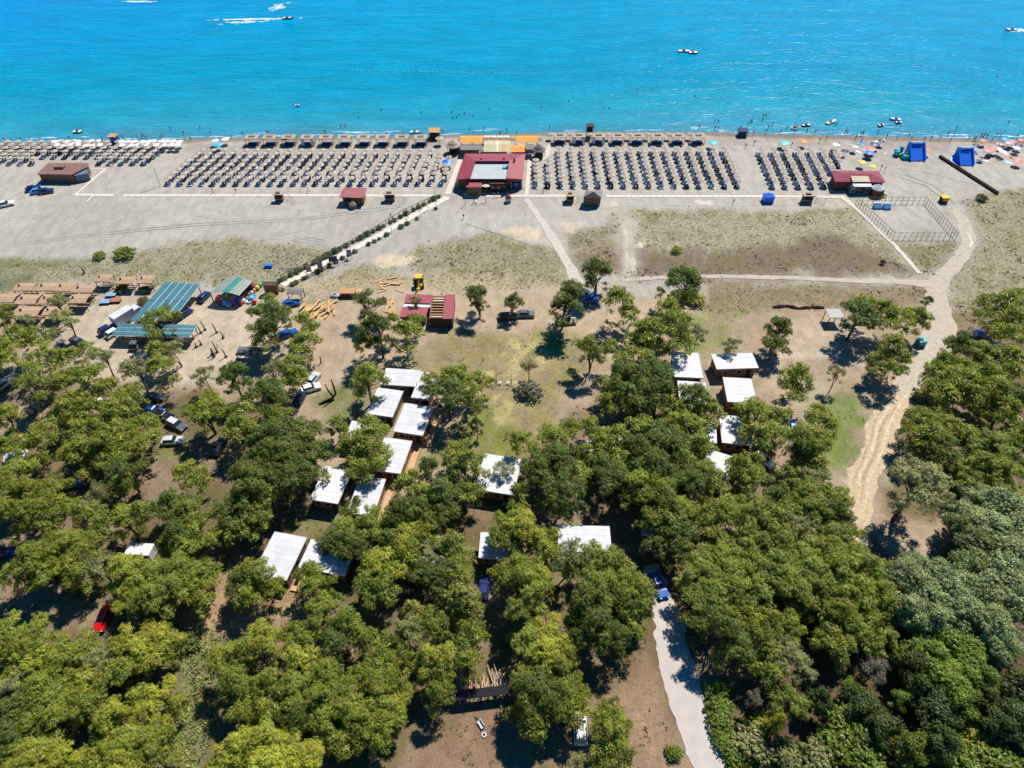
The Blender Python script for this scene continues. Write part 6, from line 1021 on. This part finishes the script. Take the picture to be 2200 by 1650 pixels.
# ---------------- thatched umbrellas and sunbeds ----------------
def umb_mesh(s, r=1.0):
    random.seed(s); return MB().cone((0, 0), r, 2.0, 2.32, thatch_l, 14, jit=.09, skirt=.12, r1=.24).cone((0, 0), .32, 2.3, 2.5, thatch, 8, jit=.08, skirt=.05).tube((0, 0, 0), (0, 0, 2.5), .06, .05, wood, 6).mesh('thatched_umbrella')
UM = [umb_mesh(k) for k in range(4)]
def bed_mesh(m): return MB().box(-.33, .33, -.95, .35, .26, .34, m).add or None
def bedm_(m, s):
    b_ = MB().box(-.33, .33, -.95, .3, .28, .36, m); b_.add([(-.33, .3, .28), (.33, .3, .28), (.33, .95, .62), (-.33, .95, .62), (-.33, .3, .36), (.33, .3, .36), (.33, .93, .70), (-.33, .93, .70)], [(4, 5, 6, 7), (0, 3, 2, 1), (2, 3, 7, 6), (0, 4, 7, 3), (1, 2, 6, 5)], m)
    for x in (-.28, .28):
        for y in (-.8, .5): b_.box(x - .03, x + .03, y - .03, y + .03, 0, .28, metal)
    return b_.mesh('sunbed')
BD = [bedm_(bedm, 0), bedm_(mat('sunbed_pale_blue', (.5, .58, .72), .5), 0), bedm_(bedb, 0), bedm_(mat('sunbed_dark', (.05, .05, .07), .6), 0)]
um = []   # (u, v of the shadow, row, column, block)
def row(vv, u0, u1, n_, r_, blk, c0=0):
    for i in range(n_): um.append((u0 + (u1 - u0) * i / max(1, n_ - 1), vv, r_, c0 + i, blk))
X1 = lambda u, v: (u - 1100) / SC(v)
for r_, (vv, c0, c1) in enumerate([(404.5, 0, 16), (395, 0, 16), (386, 0, 16), (377.5, 0, 16), (369, 0, 16), (360, 0, 16), (350.5, 2, 16), (342, 2, 16), (333.5, 2, 16)]):
    s0 = SC(vv) / SC(404.5); row(vv, 1100 + 48 * s0 + c0 * 27.1 * s0, 1100 + 48 * s0 + c1 * 27.1 * s0, c1 - c0 + 1, r_, 1, c0)
for r_, (vv, n_) in enumerate([(406, 5), (396.5, 5), (387, 5), (377, 6), (369, 6), (361, 7), (352, 7), (344, 7), (336, 7)]):
    s0 = SC(vv) / SC(406); u0 = 1657 - 29 * r_ / 8; row(vv, u0, u0 + 27.9 * s0 * (n_ - 1), n_, r_, 2)
for r_, (vv, a, b_, n_) in enumerate([(399, 358, 945, 25), (389, 368, 953, 25), (380, 380, 953, 24), (371, 391, 955, 24), (362, 400, 959, 24), (354.5, 411, 961, 24), (346.5, 421, 940, 23), (338.5, 431, 922, 22)]):
    s0 = .15; row(vv, a, b_, n_, r_, 0)
for r_, (vv, a, b_, n_) in enumerate([(355, -30, 306, 15), (348, -18, 317, 15), (341, -28, 327, 16), (333.5, -15, 337, 16), (326.5, -25, 346, 17), (320, -12, 250, 12)]): row(vv, a, b_, n_, r_, 3)
um = [q for q in um if not (q[4] == 3 and 70 < q[0] < 200 and q[1] > 345) and not (q[4] == 0 and 712 < q[0] < 760 and q[1] > 398 and False)]
BLK = ['block left of the restaurant', 'block right of the restaurant', 'block beside the right bar', 'far left block']
um.sort(key=lambda q: -q[1]); ind, rest = um[:298], um[298:]
ru = random.Random(3)
def upos(q):
    g = G(q[0], q[1]); return g.x + .72, g.y + 1.15
BD.append(bedm_(mat('sunbed_taupe', (.34, .31, .32), .7), 0)); HW = [(BD[0], 'white'), (BD[4], 'taupe'), (BD[1], 'pale blue'), (BD[4], 'taupe'), (BD[3], 'dark'), (BD[0], 'white')]
nb = 0; restv = []; beds = []
for q in ind:
    x, y = upos(q); nm = f'{NTH[q[3]]} from the left, {NTH[q[2]]} row from the promenade, {BLK[q[4]]}'
    o = part('thatched_umbrella', UM[ru.randrange(4)], loc=(x + ru.uniform(-.1, .1), y + ru.uniform(-.1, .1), 0), rz=ru.uniform(0, 6)); tag(o, 'thatched umbrella, ' + nm, 'umbrella', 'thatched umbrellas on the sand'); o.rotation_euler[0] = ru.gauss(0, .05); o.scale = (ru.uniform(.9, 1.08),) * 2 + (ru.uniform(.92, 1.06),)
    for s in (-1, 1):
        bm, cn = HW[ru.randrange(6)]; beds.append((q[1], bm, cn, x - .5 + s * .42, y - .85 + ru.uniform(-.15, .15), ru.uniform(-.12, .12), nm, s))
beds.sort(key=lambda q: -q[0])
for k, (vv, bm, cn, x, y, a, nm, s) in enumerate(beds[:298]):
    o = part('sunbed', bm, loc=(x, y, 0), rz=a); tag(o, f'{"right" if s > 0 else "left"} sunbed under the umbrella {nm.replace(" from the left", " from left").replace(" row from the promenade", " row").replace("block ", "")}', 'sunbed', 'sunbeds under the thatched umbrellas')
def joined(name, label, lst):
    VV, FF, MI, off = [], [], [], 0; mats = []
    for me, x, y, a in lst:
        co = np.empty(len(me.vertices) * 3); me.vertices.foreach_get('co', co); co = co.reshape(-1, 3); V = np.stack([co[:, 0] * math.cos(a) - co[:, 1] * math.sin(a) + x, co[:, 0] * math.sin(a) + co[:, 1] * math.cos(a) + y, co[:, 2]], -1)
        for m in me.materials:
            if m not in mats: mats.append(m)
        for p in me.polygons: FF.append(tuple(i + off for i in p.vertices)); MI.append(mats.index(me.materials[p.material_index]))
        VV.append(V); off += len(V)
    me = bpy.data.meshes.new(name); me.from_pydata(np.concatenate(VV).tolist(), [], FF); [me.materials.append(m) for m in mats]; me.polygons.foreach_set('material_index', MI); me.update(); tag(part(name, me), label, kind='stuff')
ub, bb = [], []
for q in rest:
    x, y = upos(q); ub.append((UM[ru.randrange(4)], x, y, ru.uniform(0, 6)))
    for s in (-1, 1): bb.append((HW[ru.randrange(6)][0], x - .5 + s * .42, y - .85, ru.uniform(-.1, .1)))
bb += [(b_[1], b_[3], b_[4], b_[5]) for b_ in beds[298:]]
joined('far_umbrellas', 'remaining thatched umbrellas of the seaward and far left rows', ub); joined('far_sunbeds', 'remaining white and blue sunbeds of the seaward rows', bb)
lm('the left umbrella block', 650, 365); lm('the right umbrella block', 1370, 365); lm('the small right umbrella block', 1710, 370); lm('the far left umbrella block', 100, 335)
# cabanas
def cabana(u, v, lab, curt=0, w_=1.9):
    g = G(u, v); x, y = g.x + .7, g.y + 1.6; t = T('beach_cabana', lab, 'cabana', (x, y, 0), 0, 'thatched cabanas in the front row')
    for a in (-w_, w_):
        for b_ in (-1.3, 1.3): part('post', MB().box(a - .07, a + .07, b_ - .07, b_ + .07, 0, 2.5, wood_p), t)
    part('roof', MB().box(-w_ - .2, w_ + .2, -1.5, 1.5, 2.5, 2.62, thatch), t); part('roof_ridge', MB().box(-w_ * .5, w_ * .5, -.5, .5, 2.63, 2.85, thatch_d), t)
    part('daybed', MB().box(-w_ + .3, w_ - .3, -.9, .8, .1, .5, mat('navy_cushion', (.02, .05, .16), .8)), t); part('deck', MB().box(-w_ - .1, w_ + .1, -1.4, 1.4, .0, .09, wood), t)
    if curt: [part('curtain', MB().box(x, x + .75, -1.36, -1.3, .3, 2.4, mat('pale_curtain', (.6, .68, .75), .8)), t) for x in (-w_ + .1, w_ - .85)]
LR = [538, 576, 617, 657, 697, 736, 777.5, 817.6, 859.6, 899.7]
for k, u in enumerate(LR): cabana(u, 315 + .2 * (k % 2), f'thatched cabana left of the restaurant, {NTH[k]} from the left', k == 3)
for k, u in enumerate([1198.5, 1238.7, 1281, 1322.6, 1365, 1407.7, 1452, 1495]): cabana(u, 311.5 + k * .15, f'thatched cabana right of the restaurant, {NTH[k]} from the left', k in (1, 2))
lm('the left cabana row', 720, 308); lm('the right cabana row', 1340, 306)
for k, u in enumerate([1178, 1200, 1220, 1243, 1261, 1282, 1301, 1324, 1347, 1366, 1386, 1410, 1432, 1455, 1478, 1500]):
    g = G(u, 303.5); o = part('thatched_umbrella', UM[k % 4], loc=(g.x + .7, g.y + 1.2, 0)); tag(o, f'thatched umbrella seaward of the right cabana row, {NTH[k]} from the left', 'umbrella', 'thatched umbrellas seaward of the cabanas')
g = G(940, 315); o = part('thatched_umbrella', UM[0], loc=(g.x + .7, g.y + 1.2, 0)); tag(o, 'lone thatched umbrella between the left cabanas and restaurant', 'umbrella'); o.scale = (1.3, 1.3, 1.1)
# white cloth parasols at far left
wl = []
for v, us in ((303, [116, 128, 142, 155, 168, 181, 195, 209, 260, 274, 290, 304, 318, 331, 345, 358, 371, 384]), (310.5, [120, 137, 152, 166, 184, 200, 215, 262, 281, 298, 316, 334, 352, 366, 381])):
    for u in us: t = parasol('white_parasol', u + rt.uniform(-2, 2), v + rt.uniform(-1, 1), 1.15, mat('white_cloth', (.82, .78, .72), .8), 'x', 2.2, 'white parasols on the far left beach', n_=8); wl.append((t, u, v))
for rowv in (303, 310.5):
    for i, (t, u, v) in enumerate(sorted([q for q in wl if q[2] == rowv], key=lambda q: q[1])): t['label'] = f'white cloth parasol, {NTH[i]} from the left in the {"seaward" if rowv == 303 else "landward"} white row'
# coloured parasols and camps at the right beach
PCOL = dict(TOYC, teal=(.1, .5, .5), navy=(.03, .05, .14), coral=(.8, .2, .15), tan=(.5, .4, .3), lilac=(.45, .4, .6))
pr_ = [(1686, 306, 'teal', 1.7), (1726, 303, 'orange', 1.3), (1872, 319, 'coral', 1.6), (1869, 327, 'blue', 1.5), (1853, 347, 'yellow', 1.2), (1876, 356, 'yellow', 1.1), (1994, 322, 'orange', 1.1), (1894, 302, 'navy', 1.1), (1880, 309, 'navy', 1.6), (2113, 301, 'coral', 1.2), (2124, 322, 'coral', 1.6), (2135, 319, 'coral', 1.4), (2148, 320, 'white', 1.1), (2168, 306, 'lilac', 1.3), (2177, 303, 'coral', 1.2), (2186, 317, 'white', 1.2), (2190, 311, 'navy', 1.2), (2188, 344, 'coral', 1.4), (2098, 311, 'navy', 1.1), (2152, 309, 'tan', 1.1), (2155, 325, 'white', 1.2), (1532, 305.5, 'cyan', 1.5), (613, 296, 'green', 1.4), (468, 310, 'cyan', 1.5), (1797, 310, 'white', 1.2), (1815, 323, 'navy', 1.0), (2110, 334, 'tan', .9), (462, 301, 'white', 1.2), (484, 298, 'white', 1.3), (955, 352, 'cyan', .8), (2195, 300, 'coral', 1.1), (2160, 298, 'cyan', 1.1), (1838, 315, 'white', 1.0)]
it = []
for u, v, c, r_ in pr_: t = parasol('beach_parasol', u, v, r_, anyc, 'x', 2.1, 'coloured parasols brought to the beach', color=PCOL[c], n_=8); it.append((t, f'{c} beach parasol', u, v))
autolabel(it)
p = G(962, 356, .5); round_b = T('blue_parasol', 'large blue parasol beside the left round hut', 'parasol', (p.x, p.y, 0)); part('canopy', MB().cone((0, 0), 1.7, 1.8, 2.4, blue, 10), round_b); part('pole', MB().tube((0, 0, 0), (0, 0, 2.4), .04, .04, metal, 5), round_b)
it = []
tw = MB().box(-.45, .45, -.95, .95, 0, .05, anyc).mesh('beach_towel'); mt = MB().box(-1.5, 1.5, -.5, .5, 0, .12, anyc).mesh('beach_mat')
for k in range(34):
    u, v = (ru.uniform(1785, 1905), ru.uniform(300, 335)) if k % 3 == 0 else (ru.uniform(2090, 2200), ru.uniform(302, 350)); p = G(u, v); c = ru.choice(['white', 'navy', 'blue', 'coral', 'tan', 'cyan', 'lilac']); o = tag(part('beach_towel', tw, color=PCOL[c], loc=(p.x, p.y, .03), rz=ru.uniform(0, 3)), 'x', 'towel', 'towels spread on the right beach'); it.append((o, f'{c} towel on the sand', u, v))
autolabel(it)

# ---------------- boats, floats, wakes ----------------
SEA = -.27
def wake(u, v, lx, ly, n_, lab, ang=0, seed=1):
    V, F = [], []; p = G(u, v); foam_mesh(V, F, p.x, p.y, lx, ly, n_, seed, SEA + .03, ang); me = bpy.data.meshes.new('wake'); me.from_pydata(V, [], F); me.materials.append(foam); tag(part('wake', me), lab, kind='stuff')
wake(294, 2, 9, 1.4, 90, 'white wake at the upper left edge of the sea', 0, 3); wake(545, 40, 22, 1.3, 150, 'long white wake trailing the small dark speedboat', .05, 4); wake(528, 46, 12, 2.2, 60, 'faint second line of the long wake', .1, 5); wake(597, 14, 6, 5, 46, 'faint curved foam patch seaward of the speedboat', .8, 6); wake(2195, 64, 7, 2.6, 120, 'white spray behind the motorboat at the right edge', -.1, 7)
def boat(name, u, v, L_, W, c, lab, rz=0, cat='boat', people_=1, c2=(.85, .85, .85)):
    p = G(u, v, .3); t = T(name, lab, cat, (p.x, p.y, SEA), rz); m_ = MB(); a = L_ / 2; b_ = W / 2
    m_.add([(-a, -b_, .55), (a * .4, -b_, .6), (a, 0, .8), (a * .4, b_, .6), (-a, b_, .55), (-a, -b_ * .6, -.1), (a * .3, -b_ * .6, -.1), (a * .8, 0, -.05), (a * .3, b_ * .6, -.1), (-a, b_ * .6, -.1)], [(0, 5, 6, 1), (1, 6, 7, 2), (2, 7, 8, 3), (3, 8, 9, 4), (4, 9, 5, 0), (5, 9, 8, 7, 6)], anyc); part('hull', m_, t, color=c)
    part('deck', MB().add and (lambda q: (q.add([(-a * .96, -b_ * .85, .45), (a * .4, -b_ * .85, .5), (a * .9, 0, .62), (a * .4, b_ * .85, .5), (-a * .96, b_ * .85, .45)], [(0, 1, 2, 3, 4)], anyc), q)[1])(MB()), t, color=c2); part('seat', MB().box(-a * .4, 0, -b_ * .5, b_ * .5, .5, .85, anyc), t, color=(.05, .06, .09)); return t
boat('speedboat', 619, 37, 5, 1.9, (.03, .05, .08), 'small dark speedboat at the head of the long wake'); boat('motorboat', 2172, 62, 5.5, 2.2, (.8, .8, .82), 'white motorboat entering at the right photo edge', 3.1); boat('towing_boat', 1472, 108, 5.5, 2, (.8, .8, .85), 'white and dark towing boat alone in the middle sea', 0); boat('towed_raft', 1491, 111, 4, 2.4, (.3, .04, .05), 'dark red inflatable raft towed behind the white boat', 0, 'raft')
boat('pedal_boat', 1709, 272, 3.6, 2.0, (.85, .85, .82), 'white round pedal boat by the shore, leftmost', 1, 'pedal boat', 1, (.05, .15, .1)); boat('pedal_boat', 1734, 267, 3.4, 1.2, (.7, .08, .1), 'red inflatable boat right of the white pedal boat', .2, 'inflatable boat'); boat('banana_boat', 1787, 260, 5.2, 1.4, (.85, .6, .1), 'yellow and white banana boat in the shallows', .6, 'banana boat'); boat('jet_ski', 1895, 267, 2.6, 1.2, (.02, .18, .2), 'dark teal jet ski nearest the shore', .4, 'jet ski'); boat('jet_ski', 1932, 261, 2.6, 1.2, (.03, .2, .25), 'dark jet ski beside the white small boat', .2, 'jet ski'); boat('dinghy_boat', 1923, 254, 4, 1.6, (.85, .87, .9), 'white small boat seaward of the dark jet ski', 3); boat('float_boat', 168, 281, 3.4, 1.8, (.75, .65, .1), 'yellow green inflatable float far left in the shallows', 0, 'inflatable float'); boat('white_float', 893, 282, 3.6, 1.4, (.85, .85, .85), 'white board floating left of the waterline hut', 0, 'float'); boat('small_float', 640, 225, 1.8, 1.2, (.8, .8, .82), 'small white float alone left of centre in the sea', 0, 'float')
b2 = MB().ball((0, 0, .1), .3, white, 7).mesh('buoy')
for k in range(34):
    u = 755 + k * 12.3 + ru.uniform(-1.5, 1.5); v = 150 + 10 * ((u - 755) / 415) + (3 if k > 20 else 0) * 0; p = G(u, v); tag(part('buoy', b2, loc=(p.x, p.y, SEA)), f'small white buoy, {NTH[k]} from the left in the straight swimming line', 'buoy', 'white buoys of the swimming line')
for u, v, lab in [(1107, 190, 'w'), (1265, 187, 'w')]: pass

# ---------------- people ----------------
def person_mesh(pose):
    if pose == 'lie': V = [(0, 0, .22), (0, .25, .2), (0, .5, .2), (0, .62, .22), (0, .74, .24), (.22, .42, .16), (.32, .15, .12), (.3, -.1, .1), (-.22, .42, .16), (-.35, .2, .12), (-.4, -.02, .1), (.1, -.06, .16), (.13, -.45, .14), (.14, -.85, .1), (-.1, -.06, .16), (-.12, -.45, .25), (-.13, -.82, .1)]
    else:
        s = .32 if pose == 'walk' else .06; V = [(0, 0, .95), (0, 0, 1.18), (0, .01, 1.40), (0, .01, 1.5), (0, .03, 1.62), (.2, 0, 1.38), (.27, -s * .6, 1.12), (.27, .12 - s * .8, .88), (-.2, 0, 1.38), (-.27, s * .6, 1.12), (-.27, .1 + s * .7, .88), (.1, 0, .9), (.11, s * .6, .5), (.11, s * .4, .05), (-.1, 0, .9), (-.11, -s * .4, .5), (-.11, -s * 1.3, .08)]
        if pose == 'arms': V[6] = (.42, 0, 1.5); V[7] = (.5, .1, 1.75)
    Ed = [(0, 1), (1, 2), (2, 3), (3, 4), (2, 5), (5, 6), (6, 7), (2, 8), (8, 9), (9, 10), (0, 11), (11, 12), (12, 13), (0, 14), (14, 15), (15, 16)]
    rad = [.14, .13, .15, .055, .105, .06, .045, .035, .06, .045, .035, .09, .06, .045, .09, .06, .045]
    me = bpy.data.meshes.new('p'); me.from_pydata(V, Ed, []); o = bpy.data.objects.new('p', me); COL.objects.link(o); md = o.modifiers.new('s', 'SKIN')
    for i, r_ in enumerate(rad): me.skin_vertices[0].data[i].radius = (r_, r_ * .8)
    me.skin_vertices[0].data[0].use_root = True; o.modifiers.new('u', 'SUBSURF').levels = 1
    dg = bpy.context.evaluated_depsgraph_get(); out = bpy.data.meshes.new_from_object(o.evaluated_get(dg)); bpy.data.objects.remove(o); out.name = 'body'
    hair = mat('dark_hair', (.025, .018, .014), .8); out.materials.clear(); [out.materials.append(m) for m in (skin, anyc, hair)]
    for p in out.polygons:
        c = p.center; a = c.z if pose != 'lie' else c.y + .95
        p.material_index = 2 if (a > 1.64 and pose != 'lie') or (pose == 'lie' and c.y > .76) else (1 if (.72 < a < 1.0 and abs(c.x) < .22) else 0)
    return out
PM = {k: person_mesh(k) for k in ('stand', 'walk', 'arms', 'lie')}
PEO = [(905, 241), (981, 252), (972, 253), (970, 241), (1010, 276), (1040, 278), (732, 272), (742, 271), (1297, 231), (1309, 232), (1222, 217), (1164, 229), (1536, 262), (1543, 262), (1536, 277), (1542, 279), (1607, 268), (1613, 262), (1616, 261), (1640, 248), (1651, 275), (1660, 267), (1690, 278), (1795, 268), (1799, 266), (1849, 290), (1853, 290), (2055, 275), (2143, 165), (2168, 262), (2120, 295), (2149, 293), (1638, 258), (1646, 247), (366, 277), (352, 290), (395, 288), (430, 276), (453, 288), (522, 290), (770, 253), (820, 235), (987, 245), (998, 243), (1017, 249), (1052, 234), (945, 287), (951, 286), (1181, 275), (1502, 275), (574, 287), (578, 289), (1370, 193), (1400, 192), (1493, 206), (1800, 316), (1849, 308), (1700, 315), (1674, 312), (1601, 318), (1620, 311), (1440, 291), (700, 288), (498, 298), (410, 302), (295, 297), (305, 295), (312, 297), (285, 297), (26, 303), (45, 301), (66, 303), (88, 302), (10, 302), (150, 299), (220, 299), (1167, 415), (245, 358), (1008, 417), (1070, 424), (758, 418), (663, 414), (458, 415), (508, 415), (840, 468), (875, 462), (876, 470), (905, 452), (1062, 425), (1905, 295), (1927, 298), (2040, 305), (2185, 296), (2080, 300), (2095, 300), (1985, 303), (1775, 300), (1760, 306), (1900, 368), (1892, 364), (2105, 345), (2000, 300), (345, 300), (1089, 940), (996, 470), (1575, 438)]
it = []; SC_ = [(.03, .04, .1), (.4, .03, .04), (.6, .6, .62), (.02, .02, .03), (.05, .2, .5), (.6, .35, .1), (.3, .05, .2)]; SN = ['dark blue', 'red', 'white', 'black', 'blue', 'orange', 'purple']
def person(u, v, pose, where=None):
    g = G(u, v); sh_ = g.y - shoreY(g.x); wade = sh_ > 0; dz = 0
    if sh_ > 0: dz = -min(1.15, .27 + sh_ * .05)
    elif sh_ > -5: dz = -(sh_ + 5) * .055
    c = ru.randrange(7); t = T('person', 'x', 'person', (g.x, g.y, dz), ru.uniform(0, 6.28), 'people on the beach and in the shallows'); o = part('body', PM[pose], t, color=SC_[c])
    if pose != 'lie':
        h_ = ru.choice(['', 'hat']) 
    it.append((t, f'person in {SN[c]} ' + ('lying down' if pose == 'lie' else 'in the sea' if wade else 'walking on sand' if pose == 'walk' else 'standing on sand'), u, v))
for k, (u, v) in enumerate(PEO): person(u, v, ('stand', 'walk', 'arms', 'walk', 'stand')[k % 5])
for k in range(46):
    u = ru.choice([ru.uniform(-10, 420), ru.uniform(1780, 2200), ru.uniform(1780, 2200), ru.uniform(560, 1160), ru.uniform(1500, 1800)]); v = _v = np.interp(u, [a for a, b_ in SHORE], [b_ for a, b_ in SHORE]) + ru.uniform(-9, 9); person(u, float(v), ru.choice(['stand', 'walk', 'walk', 'arms']))
for k in range(16): person(ru.uniform(2095, 2198), ru.uniform(303, 345), 'lie')
autolabel(it)
